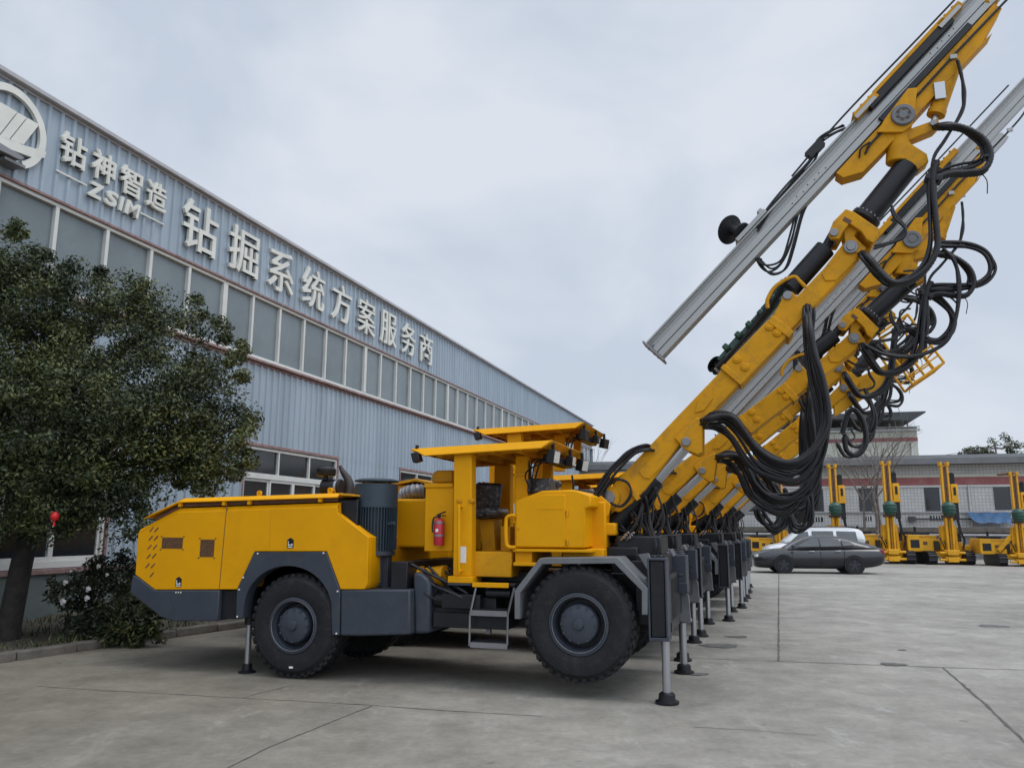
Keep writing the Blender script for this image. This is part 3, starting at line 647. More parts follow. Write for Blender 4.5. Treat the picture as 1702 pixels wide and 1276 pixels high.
# --- wheels
def wheel(x, z, yo, s_):          # yo = outer face, s_ = -1 near / +1 far
    Rt, Wt = .572, .33
    prof = [(.30, 0), (.335, -.015), (.42, -.028), (.50, -.018), (.545, .02), (.572, .06), (.576, .10), (.576, Wt - .10), (.572, Wt - .06), (.545, Wt - .02), (.5, Wt + .018), (.42, Wt + .02), (.30, Wt)]
    d = Vector((0, -s_ * -1, 0)); d = Vector((0, 1, 0)) if s_ < 0 else Vector((0, -1, 0))
    ww = MB(); ww.lathe([(r, h) for r, h in prof], (x, yo, z), d, 64, closed=True)
    for k in range(38):
        a = 2 * math.pi * k / 38; rot = Matrix.Rotation(-a, 3, 'Y')
        for side_, off in ((0, 0), (1, .5)):
            aa = a + off * 2 * math.pi / 38; rot = Matrix.Rotation(-aa, 3, 'Y') @ Matrix.Rotation(R_(24 if side_ else -24), 3, 'X')
            c = Vector((math.cos(aa) * .569, 0, math.sin(aa) * .569)); yy = (.095 if side_ == 0 else Wt - .095)
            ww.box(Vector((x, yo, z)) + c + d * yy, (.026, .14, .055), rot)
            c = Vector((math.cos(aa) * .544, 0, math.sin(aa) * .544)); yy = (.022 if side_ == 0 else Wt - .022); ww.box(Vector((x, yo, z)) + c + d * yy, (.05, .02, .048), Matrix.Rotation(-aa, 3, 'Y'))
    wo = thing_part = ww.build('wheel', M['rubber'], J1, sharp=30)
    rm = MB(); rm.lathe([(.315, .0), (.31, -.02), (.29, -.024), (.283, .0), (.278, .03), (.262, .05), (.252, .04), (.24, .10), (.235, .17), (.30, .17)], (x, yo, z), d, 48); rm.build('rim', M['gray'], wo, sharp=30)
    rd = MB(); rd.lathe([(.283, -.0235), (.28, -.028), (.275, -.0235)], (x, yo, z), d, 48, closed=True)
    dk_ = MB(); dk_.lathe([(.236, .125), (.15, .125), (0, .125)], (x, yo, z), d, 36); dk_.build('wheel_disc', M['black'], wo)
    hb = MB(); hb.lathe([(.205, .12), (.203, .05), (.2, .02), (.19, .0), (.165, -.012), (.06, -.018), (.05, -.05), (.02, -.055), (0, -.055)], (x, yo, z), d, 32)
    for k in range(12): a = 2 * math.pi * k / 12; c = Vector((x + .178 * math.cos(a), yo, z + .178 * math.sin(a))); hb.cyl(c + d * .02, c - d * .022, .014, n=6)
    hb.build('hub', M['gray'], wo, sharp=30); rd.build('rim_lip', M['lightgray'], wo)
    return wo
fwx, fwz = S(962, 1037, -1.0); rwx, rwz = S(483, 1040, -1.0)
wheel(fwx, fwz, -1.0, -1); wheel(fwx + .02, fwz, 1.0, 1); wr = wheel(rwx, rwz, -.94, -1); wheel(rwx, rwz, .94, 1)
mb = MB(); mb.bx(rwx - .012, rwx + .035, -.972, -.955, rwz - .465, rwz - .445); mb.build('tyre_tag', M['white'], wr)
mb = MB(); mb.cyl((fwx, -.8, fwz), (fwx, .8, fwz), .11); mb.cyl((fwx, -.3, fwz), (fwx, .3, fwz), .2); mb.cyl((rwx, -.75, rwz), (rwx, .75, rwz), .11); mb.cyl((rwx, -.3, rwz), (rwx, .3, rwz), .2); add('axle', mb, 'black', 0)
# --- rear jack
for y in (-.75, .75):
    x, z = S(410, 1118, -.75); mb = MB(); mb.cyl((x, y, .10), (x, y, .95), .034); jr = add('rear_jack', mb, 'chrome', 0)
    mb = MB(); mb.cyl((x, y, .55), (x, y, .98), .06); add('jack_sleeve', mb, 'black', 0, jr)
    mb = MB(); mb.lathe([(0, .0), (.10, .0), (.10, .015), (.06, .03), (.055, .10), (0, .10)], (x, y, .006), (0, 0, 1), 20); add('jack_foot', mb, 'black', 0, jr)
# --- chassis
zb = .62
mb = MB(); mb.bx(-5.0, -1.7, -.45, .45, .62, 1.05); add('rear_frame', mb, 'black', .01)
mb = MB(); mb.bx(-1.75, .95, -.42, .42, .62, 1.22); mb.bx(-1.7, -.9, -.75, .75, .72, .95); add('front_frame', mb, 'black', .01)
x0, z0 = S(642, 948, YN); mb = MB(); mb.bx(-2.1, -1.9, -.9, .7, .98, 1.32); add('pump_plate', mb, 'black', .01)
mb = MB()
for k in range(16): mb.tube([(-1.7 + random.uniform(-.3, .35), random.uniform(-.8, -.5), 1.15 + random.uniform(-.05, .2)), (-1.4 + random.uniform(-.3, .3), random.uniform(-.85, -.5), .95), (-1.2 + random.uniform(-.3, .3), random.uniform(-.7, -.4), .72)], random.uniform(.010, .02), 6)
add('hydraulic_hoses', mb, 'hose', 0)
mb = MB(); mb.bx(-1.62, -.75, -.80, -.5, .62, .78); mb.bx(-1.5, -1.05, -.86, -.5, .83, .98); mb.cyl((-1.62, -.7, .9), (-1.2, -.75, .9), .09); mb.cyl((-1.0, -.78, 1.0), (-.72, -.78, 1.0), .05); add('valve_block', mb, 'black', .006)
mb = MB(); mb.cyl((-1.85, -.55, 1.12), (-1.55, -.6, 1.16), .12); mb.cyl((-1.86, -.55, 1.12), (-1.9, -.55, 1.12), .14); add('pump', mb, 'gold', .004)
# --- electric motor
mx_, mz0 = S(622.5, 915, -.55); _, mz1 = S(622.5, 842, -.55); _, mz2 = S(622.5, 805, -.55); _, mz3 = S(622.5, 797, -.55); my = -.55; mr = S(657, 860, -.55)[0] - mx_
mb = MB(); mb.cyl((mx_, my, mz0), (mx_, my, mz1), mr * .86, n=32)
for k in range(44):
    a = 2 * math.pi * k / 44; c = Vector((mx_ + math.cos(a) * mr * .91, my + math.sin(a) * mr * .91, (mz0 + mz1) / 2)); mb.box(c, (mr * .18, .009, mz1 - mz0 - .02), Matrix.Rotation(a, 3, 'Z'))
mo = add('electric_motor', mb, 'motor', 0)
mb = MB(); mb.lathe([(mr * .8, mz1 - .01), (mr, mz1 - .01), (mr, mz2), (mr * .9, mz2 + .005), (0, mz2 + .005)], (mx_, my, 0), (0, 0, 1), 40); mb.cyl((mx_ + mr * .1, my - mr, mz1 + .09), (mx_ + mr * .1, my - mr - .008, mz1 + .09), .008, n=8); add('fan_cowl', mb, 'motor', 0, mo)
mb = MB(); mb.lathe([(0, mz3 + .012), (mr * .8, mz3 + .008), (mr * 1.02, mz3 - .012), (mr * 1.02, mz3 - .03), (0, mz3 - .03)], (mx_, my, 0), (0, 0, 1), 40)
for k in range(6): a = k * 1.047; mb.cyl((mx_ + .7 * mr * math.cos(a), my + .7 * mr * math.sin(a), mz2), (mx_ + .7 * mr * math.cos(a), my + .7 * mr * math.sin(a), mz3 - .03), .008, n=6)
add('rain_cap', mb, 'motor', 0, mo)
mb = MB(); mb.cyl((mx_, my, mz0 - .05), (mx_, my, mz0), mr * .95, n=32); mb.cyl((mx_, my, mz0 - .4), (mx_, my, mz0 - .05), mr * .6, n=24); mb.bx(mx_ - mr * .8, mx_ + mr * .8, my - .05, my + .05, mz0 - .42, mz0 - .05)
add('motor_flange', mb, 'gray', .004, mo)
mb = MB(); mb.bx(mx_ - .05, mx_ + .08, my - mr * 1.12, my - mr * .8, mz0 + .02, mz0 + .14); mb.cyl((mx_ + mr * .8, my - .1, (mz0 + mz1) / 2 + .05), (mx_ + mr * 1.25, my - .14, (mz0 + mz1) / 2 + .06), .022, n=10); add('terminal_box', mb, 'motor', .004, mo)
# --- exhaust and air filter on the hood
x, z = S(556, 812, -.2); mb = MB(); mb.cyl((x - .16, -.2, z + .02), (x + .10, -.2, z + .02), .10, n=20); mb.cyl((x - .13, -.2, z + .02), (x - .13, -.2, z + .17), .03)
af = add('air_cleaner', mb, 'black', .004); mb = MB(); mb.cyl((x + .035, -.2, z + .02), (x + .065, -.2, z + .02), .106, n=20); add('clamp_band', mb, 'chrome', 0, af)
mb = MB(); mb.lathe([(0, .16), (.11, .16), (.125, .18), (.125, .25), (.10, .275), (0, .285)], (x - .13, -.2, z), (0, 0, 1), 20); add('filter_cap', mb, 'black', 0, af)
ex = [S3(580, 824, 0), S3(581, 808, 0), S3(577.5, 795, 0), S3(570, 784, 0), S3(565, 774, 0)]
mb = MB(); mb.tube(ex, .078, 16, taper=.022, sm=6); add('exhaust_pipe', mb, 'soot', 0)
# --- yellow tanks and cabinets
def pbox(name, u0, v0, u1, v1, y, y1, m='yellow', bevel=.012, parent=None):
    x0, z1 = S(u0, v0, y); x1, z0 = S(u1, v1, y); z0 = S(u0, v1, y)[1]; mb = MB(); mb.bx(x0, x1, y, y1, z0, z1); return add(name, mb, m, bevel, parent)
pbox('tank', 640, 829, 712, 909, -.15, .85, 'yellow', .03)
mb = MB(); mb.prism(poly([(648, 803), (690, 795), (723, 803), (720, 806), (690, 799.5), (648, 807)], .1), .1, .75); mb.prism(poly([(655, 806), (712, 805), (705, 817), (655, 817)], .1), .15, .7); add('exhaust_cover', mb, 'gold', .004)
mb = MB(); a = S3(672, 822, .1); b = S3(706, 817, .1); mb.tube([a, (a + b) / 2 + Vector((0, -.03, .02)), b], .10, 14, rib=.05); add('intake_duct', mb, 'steel', 0)
cab_ = pbox('oil_tank', 707, 808, 752.5, 916, -.62, .35, 'yellow', .012)
pbox('tank_lid', 705, 803, 752.5, 810, -.64, .37, 'yellow', .006, cab_)
mb = MB(); xa, za = S(717, 802, -.5); xb, zb2 = S(752, 781, -.5); mb.prism([(xa, za), (xb, za), (xb, zb2), (xa + .06, zb2), (xa, zb2 - .04)], -.5, .2); add('tank_cap', mb, 'gold', .02, cab_)
# --- canopy posts, canopy
def post(name, u0, u1, v0, v1, y, t=.12):
    x0, z0 = S(u0, v1, y); x1, _ = S(u1, v1, y); xt0, zt = S(u0 + 1.5, v0, y); xt1, _ = S(u1, v0, y); mb = MB(); mb.prism([(x0, z0), (x1, z0), (xt1, zt), (xt0, zt)], y, y + t); return add(name, mb, 'yellow', .012)
pn_ = post('canopy_post', 752.6, 783.7, 752, 957, -.78, .16)
pbox('post_base', 744, 957, 785, 968, -.82, -.5, 'yellow', .008, pn_); pbox('post_base', 744, 968.5, 785, 972, -.82, -.4, 'gray', .004, pn_)
for yy in (-.80,):
    for u in (764, 783.5): x, z = S(u, 832, -.78); mb = MB(); mb.bx(x - .03, x + .03, -.80, -.70, z - .02, z + .02); add('hinge', mb, 'gold', .006, pn_)
mb = MB(); a = S3(767, 842, -.78); b = S3(767, 948, -.78); mb.tube([a, a + Vector((0, -.07, -.0)), a + Vector((0, -.08, -.05)), b + Vector((0, -.08, .05)), b + Vector((0, -.07, 0)), b], .017, 10, sm=4); add('grab_rail', mb, 'yellow', 0, pn_)
mb = MB(); x0, z0 = S(765, 935, -.78); x1, z1 = S(775, 908, -.78); mb.bx(x0, x1, -.784, -.775, z0, z1); add('notice_sticker', mb, 'white', 0, pn_)
post('canopy_post', 820, 848, 773, 905, .62, .14); post('canopy_post', 728, 748, 790, 905, .62, .12)
pf = post('canopy_post', 855, 877, 757, 835, -.35, .12); pbox('bracket', 856.5, 785, 874, 791, -.37, -.35, 'gold', .004, pf)
post('canopy_post', 901, 917, 765, 815, .45, .1)
def canopy_part(name, y0, y1, z_off, m, th=.06):
    a = S(680, 745, -.85); b = S(915, 730.5, -.85); mb = MB(); mb.prism([(a[0], a[1] + z_off), (b[0], b[1] + z_off), (b[0], b[1] + z_off - th), (a[0], a[1] + z_off - th)], y0, y1); return mb, a, b
a = S(680, 745, -.85); b = S(915, 730.5, -.85)
mb = MB(); t = .012
V8 = [[(a[0], -.80, a[1] - .005), (b[0], -.80, b[1] - .005), (b[0], .80, b[1] - .005), (a[0], .80, a[1] - .005)]]
mb.prism([(a[0] + .01, a[1] - .03), (b[0] - .01, b[1] - .03), (b[0] - .01, b[1]), (a[0] + .01, a[1])], -.79, .79)
ca = add('canopy', mb, 'yellow', .004)
for s_ in (-1, 1):                                   # sloped side flange
    mb = MB(); y0, y1 = .79 * s_, .86 * s_; k = (a[0] + .20, a[1] - .085), (b[0] - .11, b[1] - .085)
    q = [mb.v((a[0], y0, a[1] + .002)), mb.v((b[0], y0, b[1] + .002)), mb.v((k[1][0], y1, k[1][1])), mb.v((k[0][0], y1, k[0][1]))]
    q2 = [mb.v(x.co + Vector((0, -.012 * s_, -.012))) for x in q]; mb.f(q); mb.f(q2[::-1])
    for i in range(4): mb.f([q[i], q[(i + 1) % 4], q2[(i + 1) % 4], q2[i]])
    add('canopy_flange', mb, 'yellow', 0, ca)
mb = MB(); mb.prism([(b[0] - .12, b[1] - .032), (b[0], b[1] + .0), (b[0] + .015, b[1] - .01), (b[0] - .10, b[1] - .085)], -.80, .80); mb.prism([(a[0] + .02, a[1] - .032), (a[0], a[1]), (a[0] + .16, a[1] - .08), (a[0] + .18, a[1] - .08)], -.80, .80); add('canopy_lip', mb, 'gold', .003, ca)
mb = MB()
for x in np.linspace(a[0] + .35, b[0] - .4, 4): z = a[1] + (b[1] - a[1]) * (x - a[0]) / (b[0] - a[0]); mb.bx(x - .03, x + .03, -.76, .76, z - .11, z - .032)
for y in (-.62, 0, .62): mb.prism([(a[0] + .25, a[1] - .032), (b[0] - .2, b[1] - .032), (b[0] - .2, b[1] - .10), (a[0] + .25, a[1] - .10)], y - .03, y + .03)
add('roof_ribs', mb, 'gold', .004, ca)
def lamp(x, y, z, d, sz=.13):
    d = Vector(d).normalized(); q = d.to_track_quat('X', 'Z').to_matrix(); mb = MB(); mb.box((x, y, z), (.09, sz * 1.25, sz), q); mb.bx(x - .02, x + .02, y - .015, y + .015, z + sz * .4, z + sz * .4 + .10); o = add('work_light', mb, 'black', .008, ca)
    mb = MB(); mb.box(Vector((x, y, z)) + d * .046, (.006, sz * 1.1, sz * .85), q); add('lens', mb, 'lampglass', 0, o)
lamp(a[0] + .07, -.78, a[1] - .10, (-1, -.1, -.3), .11); lamp(b[0] - .02, -.66, b[1] - .17, (1, -.1, -.15), .15); lamp(b[0] + .03, .62, b[1] - .17, (1, -.2, -.2), .15); lamp(b[0] + .0, .1, b[1] - .16, (1, 0, -.1), .12); lamp(a[0] + .07, .7, a[1] - .10, (-1, .1, -.3), .11)
mb = MB(); mb.bx(b[0] - .2, b[0] - .06, -.45, .5, b[1] - .22, b[1] - .12); add('heater_box', mb, 'black', .02, ca)
mb = MB()
for k in range(5): mb.tube([(b[0] - .1, -.6, b[1] - .2), (b[0] - .3 + random.uniform(-.1, .1), -.5, b[1] - .3 + random.uniform(-.1, .1)), (b[0] - .35, -.38, b[1] - .55)], .009, 6)
add('lamp_wires', mb, 'hose', 0, ca)
# --- seat, floor, console
x0, z0 = S(787, 863, -.2); mb = MB(); mb.prism([S(786, 843, -.2), (S(833, 843, -.2)), (S(833, 859, -.2)), (S(790, 863, -.2))], -.35, .15); se = add('seat', mb, 'plastic', .05)
mb = MB(); mb.prism([S(785, 848, .1), S(788, 804, .1), S(795, 801, .1), S(834, 803, .1), S(829, 846, .1)], .08, .2); add('backrest', mb, 'plastic', .04, se)
mb = MB(); mb.prism([S(806, 916, -.1), S(828, 916, -.1), S(824, 862, -.1), S(800, 862, -.1)], -.2, .15); add('seat_base', mb, 'gold', .01, se)
pbox('floor_box', 785, 916, 850, 958, -.70, .55, 'gold', .012)
pbox('floor_box', 832, 874, 848, 916, -.3, .4, 'gold', .01)
pbox('side_panel', 784, 772, 786, 916, .55, .6, 'gold', .004)
mb = MB(); mb.bx(S(786, 970, -.8)[0], S(858, 970, -.8)[0], -.86, .4, S(820, 969, -.86)[1] - .03, S(820, 969, -.86)[1]); pl_ = add('step_platform', mb, 'black', .006)
x0, z = S(786, 971, -.86); x1, _ = S(846, 970, -.86); mb = MB(); mb.bx(x0, x1, -.885, -.862, z - .025, z + .025); add('platform_edge', mb, 'yellow', .004, pl_)
mb = MB()
for ub, ut in ((781, 791), (844, 855)):
    for k in (-.0,):
        t0, b0 = S3(ut, 976, -.87), S3(ub, 1022, -.90); c0 = S3(ub - 1, 1073, -.90); mb.tube([t0, b0, c0], .012, 6, sm=0)
t0 = S3(812, 975, -.7); mb.bx(t0.x - .025, t0.x + .025, -.7, -.65, t0.z - .5, t0.z); st = add('boarding_steps', mb, 'steel', 0)
for v0, v1 in ((1013, 1022), (1066, 1075)):
    x0, z1 = S(782.5, v0, -.9); x1, _ = S(844, v0, -.9); z0 = S(782, v1, -.9)[1]; mb = MB(); mb.bx(x0, x1, -.915, -.895, z0, z1); mb.bx(x0, x1, -.895, -.68, z1 - .012, z1)
    for k in range(9): mb.bx(x0 + .01, x1 - .01, -.89 + k * .022, -.882 + k * .022, z1, z1 + .012)
    add('tread', mb, 'black', 0, st)
    mb = MB(); mb.bx(x0, x1, -.919, -.9155, z0, z1); add('tread_edge', mb, 'steel', 0, st)
# --- control cabinet by the boom
cb = [(855, 832), (901.6, 815), (951.7, 813.5), (960, 815), (982, 823), (982, 842), (972, 845), (972, 910.6), (855, 910.6)]
mb = MB(); mb.prism(poly(cb, -.72), -.72, .1); cbx = add('control_cabinet', mb, 'yellow', .018)
x0, z0 = S(858, 908, -.72); x1, z1 = S(940, 846, -.72); mb = MB(); zt = S(940, 817, -.72)[1]; mb.prism([(x0, z0), (x1, z0), (x1, zt - .03), (S(903, 818, -.72)[0], zt - .03), (x0, S(858, 834, -.72)[1])], -.732, -.715); dr = add('cabinet_door', mb, 'yellow', .006, cbx)
mb = MB()
for v in (852.5, 901): x, z = S(943, v, -.72); mb.cyl((x, -.735, z - .03), (x, -.735, z + .03), .012, n=8)
x, z = S(862, 878, -.72); mb.cyl((x, -.74, z), (x, -.73, z), .014, n=10); add('hinge', mb, 'gold', 0, dr)
mb = MB(); x0, z0 = S(895, 845.6, -.72); x1, _ = S(937, 845.6, -.72); mb.bx(x0, x1, -.736, -.73, z0 - .004, z0 + .004); add('door_crease', mb, 'yellow', 0, dr)
x0, z0 = S(853, 911.5, -.72); x1, _ = S(984, 911.5, -.72); mb = MB(); mb.bx(x0, x1, -.74, .3, z0 - .03, z0); add('cabinet_plinth', mb, 'yellow', .005)
pbox('cabinet_foot', 856, 914, 884, 936, -.68, .2, 'yellow', .008); pbox('cabinet_foot', 853, 934, 890, 940, -.74, .2, 'yellow', .006); pbox('boom_base_plate', 935, 911, 1003, 925, -.55, .45, 'yellow', .01)
mb = MB(); a1 = S3(850, 857, -.74); b1 = S3(850, 909, -.74); mb.tube([a1 + Vector((.05, 0, 0)), a1 + Vector((-.02, 0, 0)), a1 + Vector((-.06, 0, -.05)), b1 + Vector((-.06, 0, .05)), b1 + Vector((-.02, 0, 0)), b1 + Vector((.05, 0, 0))], .022, 10, sm=4); add('grab_rail', mb, 'yellow', 0)
mb = MB(); x, z = S(900, 805, -.3); mb.bx(x - .17, x + .12, -.35, .1, z - .1, z + .07); mb.cyl((x + .2, -.3, z), (x + .2, -.26, z), .04); add('control_console', mb, 'plastic', .03)
mb = MB(); 
for k in range(4): y = -.4 + k * .05; mb.tube([S3(849, 920 , y), S3(850 + k, 932, y), S3(850, 944, y)], .008, 6)
mb.tube([S3(878, 765, -.3), S3(881, 785, -.3), S3(880, 800, -.3)], .016, 6); add('cables', mb, 'hose', 0)
# --- front mudguard
fo = [(856, 1028), (856, 981), (898, 927), (1027, 925.7), (1077, 977), (1077, 1021)]; fi = [(1067, 1021), (1067, 981.5), (1022, 936), (902, 937), (865, 985), (865, 1028)]
for y0, y1 in ((-1.02, -.52), (.52, 1.02)):
    mb = MB(); mb.prism(poly(fo + fi, -1.0), y0, y1); add('mudguard', mb, 'lightgray' if y0 < 0 else 'gray', .006)
# --- front jacks, dozer blade-like front plate
jx, _ = S(1109, 1169, -.9)
def jack(y, fam):
    mb = MB(); (xa, za), (xb, zb_) = S(1078, 930, -.9), S(1113, 1058, -.9)
    mb.bx(xa + .02, xb - .02, y - .10, y + .10, zb_, za); jo = add('front_jack', mb, 'black', .012)
    mb = MB(); mb.bx(xa, xa + .018, y - .12, y + .12, zb_, za); mb.bx(xb - .018, xb, y - .12, y + .12, zb_, za); mb.bx(xa, xb, y - .12, y + .12, za, za + .02); mb.bx(xa - .0, xb + .01, y - .12, y + .12, zb_ - .03, zb_)
    for x in (xa + .06, xb - .06): mb.cyl((x, y, za + .02), (x, y, za + .045), .014, n=6)
    add('jack_frame', mb, 'gray', .004, jo)
    mb = MB(); mb.cyl((jx, y, .06), (jx, y, zb_), .042, n=20); add('jack_rod', mb, 'chrome', 0, jo)
    mb = MB(); mb.lathe([(0, 0), (.118, 0), (.118, .018), (.085, .03), (.08, .085), (.06, .10), (0, .10)], (jx, y, .008), (0, 0, 1), 24); add('jack_foot', mb, 'black', 0, jo)
    return jo
jack(-.9, 0)
y = .88; j2 = jack(y, 1)
mb = MB(); mb.prism(poly([(1115, 976), (1134, 976), (1145.5, 989), (1149, 1034), (1130.5, 1032), (1121, 1000)], .75), .70, .76); mb.prism(poly([(1130, 1036), (1149, 1034), (1139, 1020)], .75), .76, 1.0); add('jack_shroud', mb, 'lightgray', .006, j2)
mb = MB(); x0, z1 = S(1111, 922, .55); x1, z0 = S(1143, 985, .55); mb.bx(x0, x1, .45, .78, z0, z1); mb.bx(x0 + .03, x1 + .012, .42, .45, z0, z0 + .12); mb.bx(x0 + .02, x1 - .04, .43, .45, z0 + .2, z0 + .22); add('jack_beam_box', mb, 'gray', .006)
mb = MB(); mb.prism(poly([(1061, 921), (1078, 919), (1088, 945), (1078, 950)], -.6), -.62, -.56); mb.prism(poly([(1093, 908), (1104, 907), (1116, 925), (1104, 926)], .3), .2, .35); mb.prism(poly([(1106, 913), (1116, 912), (1122, 924), (1114, 925)], .5), .35, .7); add('jack_bracket', mb, 'lightgray', .004)
mb = MB(); mb.bx(.62, .95, -.75, .75, .72, 1.18); mb.bx(.55, .75, -.5, .5, 1.18, 1.36); mb.bx(.3, .9, -.35, .35, 1.2, 1.42); add('front_beam', mb, 'black', .012)
# --- slewing knuckle of the boom
mb = MB(); xk, zk = S(972, 880, -.3); mb.bx(.06, .24, -.3, .3, 1.45, 2.0); mb.bx(.06, .34, -.25, .25, 1.62, 1.76); kn_ = add('boom_support', mb, 'yellow', .02)
PV = S3(1015.5, 827, 0); KP = S3(999, 848, 0); CB = S3(996, 902, 0)
for y in (-.26, .20):
    mb = MB(); mb.prism([(.12, 1.70), (KP.x + .02, KP.z - .15), (KP.x + .13, KP.z - .07), (KP.x + .16, KP.z + .06), (KP.x + .05, KP.z + .16), (.12, KP.z + .12)], y, y + .06); add('knuckle_lug', mb, 'yellow', .008, kn_)
    mb = MB(); c = CB; mb.prism([(.10, c.z - .12), (c.x, c.z - .13)] + [(c.x + .13 * math.cos(t_), c.z + .13 * math.sin(t_)) for t_ in np.linspace(-1.57, 1.57, 9)] + [(.10, c.z + .12)], y, y + .06); add('cylinder_lug', mb, 'yellow', .006, kn_)
mb = MB(); mb.cyl((KP.x, -.29, KP.z), (KP.x, .29, KP.z), .06, n=20); mb.cyl((CB.x, -.29, CB.z), (CB.x, .29, CB.z), .045, n=20); add('pin', mb, 'steel', .006, kn_)
# --- lift cylinder
RP = S3(1143, 737, 0); cd_ = (RP - CB).normalized(); LB = .98
mb = MB(); mb.cyl(CB + cd_ * .10, CB + cd_ * LB, .115, n=28); mb.cyl(CB - cd_ * .1, CB + cd_ * .1, .09, n=20); mb.cyl(CB + cd_ * (LB - .02), CB + cd_ * (LB + .015), .10, n=24); cylb = add('lift_cylinder', mb, 'black', .004)
mb = MB(); mb.cyl(CB + cd_ * (LB - .3), RP + cd_ * .02, .075, n=28); mb.cyl(RP - Vector((0, .1, 0)), RP + Vector((0, .1, 0)), .08, n=20); cylr = add('lift_rod', mb, 'chrome', .003)
# --- boom
B0 = PV
mb = MB()
outl = [(1013, 812), (1030.5, 793), (1117.7, 700), (1203, 611), (1231, 635), (1171, 700), (1129, 739), (1073, 814), (1050, 836), (1030, 851), (1012, 848), (1004, 838), (1004, 824)]
mb.prism(poly(outl, -.13), -.13, .13); boom = add('boom', mb, 'gold', .014)
mb = MB()
for yy in (-.146, .130):
    mb.prism(poly([(1070, 794), (1062, 783), (1083, 762), (1094, 752), (1108, 751), (1110, 763), (1097, 778), (1080, 795)], -.13), yy, yy + .016)
    mb.prism(poly([(1155, 686), (1160, 668), (1172, 656), (1183, 654), (1185, 662), (1170, 682)], -.13), yy, yy + .016)
add('stiffener_plate', mb, 'gold', .002, boom)
mb = MB(); mb.prism(poly([(1121, 728), (1160, 693), (1168, 703), (1168, 752), (1159, 756), (1140, 748)], -.15), -.19, -.13); mb.prism(poly([(1121, 728), (1160, 693), (1168, 703), (1168, 752), (1159, 756), (1140, 748)], -.15), .13, .19); add('rod_bracket', mb, 'gold', .012, boom)
mb = MB(); mb.cyl((RP.x, -.22, RP.z), (RP.x, .22, RP.z), .05, n=20); mb.cyl((PV.x, -.17, PV.z), (PV.x, .17, PV.z), .075, n=24); add('pin', mb, 'steel', .006, boom)
mb = MB(); mb.cyl((PV.x, -.16, PV.z), (PV.x, -.131, PV.z), .13, n=28); mb.cyl((PV.x, -.165, PV.z), (PV.x, -.16, PV.z), .05, n=16); mb.beam(S(1044, 805, -.15), S(1062, 830, -.15), .05, -.19, -.131); add('pin_plate', mb, 'gold', .006, boom)
# sleeve
mb = MB(); sp = [(1200, 613), (1276, 535), (1313, 552), (1232, 637)]; sp = [(1199, 612), (1203, 607), (1278, 530), (1314, 553), (1234, 638)]
mb.prism(poly(sp, -.16), -.16, .16); slv = add('boom_sleeve', mb, 'gold', .012)
mb = MB(); mb.prism(poly([(1276, 535), (1284, 523), (1320, 551), (1312, 562)], -.18), -.185, .185); mb.prism(poly([(1197, 611), (1203, 604), (1238, 632), (1231, 640)], -.18), -.17, .17); add('sleeve_collar', mb, 'gold', .008, slv)
mb = MB()
for u, v in ((1279, 543), (1292, 553), (1225, 597), (1238, 610)):
    c = S3(u, v, -.16); mb.lathe([(0, -.02), (.022, -.02), (.022, -.008), (.04, -.008), (.048, .0), (.048, .02)], c + Vector((0, -.012, 0)), (0, 1, 0), 18)
add('guide_bolt', mb, 'gold', 0, slv)
# inner boom with pivot ears
mb = MB(); mb.prism(poly([(1282, 530), (1306, 484), (1316, 484), (1325, 492), (1370, 445), (1402, 404), (1414, 397), (1427, 402), (1431, 415), (1423, 437), (1312, 552)], -.12), -.12, .12); inn = add('inner_boom', mb, 'gold', .014)
mb = MB(); mb.prism(poly([(1366, 456), (1400, 423), (1424, 432), (1390, 466), (1372, 467)], -.12), -.134, -.119); add('stiffener_plate', mb, 'gold', .004, inn)
mb = MB(); c = S3(1309, 491, -.12); mb.cyl((c.x, -.14, c.z), (c.x, .14, c.z), .05, n=16); c = S3(1414, 411, -.12); mb.cyl((c.x, -.15, c.z), (c.x, .15, c.z), .075, n=20); mb.cyl((c.x, -.165, c.z), (c.x, -.15, c.z), .05, n=8); add('pin', mb, 'steel', .004, inn)
# tilt cylinder above the boom
mb = MB(); A, B = S3(1313, 480, .0), S3(1372, 413, .0); mb.cyl(A, B, .115, n=24); mb.cyl(B, S3(1386, 388, 0), .055, n=16); tc_ = add('tilt_cylinder', mb, 'black', .004)
mb = MB(); mb.tube([S3(1276, 512, -.1), S3(1276, 497, -.1), S3(1290, 475, -.1), S3(1318, 460, -.1), S3(1330, 468, -.1), S3(1347, 486, -.1)], .022, 8); add('hose_guard', mb, 'gold', 0, inn)
# head block
hd = MB(); hd.prism(poly([(1385, 368), (1406, 347), (1420, 352), (1464, 382), (1455, 396), (1452, 404), (1440, 398), (1432, 385), (1412, 371), (1402, 384), (1395, 397), (1381, 397), (1377, 388)], -.2), -.2, -.14)
hd.prism(poly([(1385, 368), (1406, 347), (1420, 352), (1464, 382), (1455, 396), (1452, 404), (1440, 398), (1432, 385), (1412, 371), (1402, 384), (1395, 397), (1381, 397), (1377, 388)], -.2), .14, .2)
hd.prism(poly([(1404, 352), (1412, 350), (1461, 384), (1452, 398), (1428, 380), (1420, 392), (1440, 412), (1430, 424), (1405, 408), (1402, 385)], -.14), -.139, .139); head = add('boom_head', hd, 'gold', .01)
mb = MB(); c = S3(1386, 387, -.2); mb.cyl((c.x, -.23, c.z), (c.x, .23, c.z), .045, n=16); add('pin', mb, 'steel', .003, head)
mb = MB(); mb.prism(poly([(1400, 366), (1404, 360), (1416, 367), (1412, 373)], -.2), -.204, -.199); add('slot', mb, 'brown', 0, head)
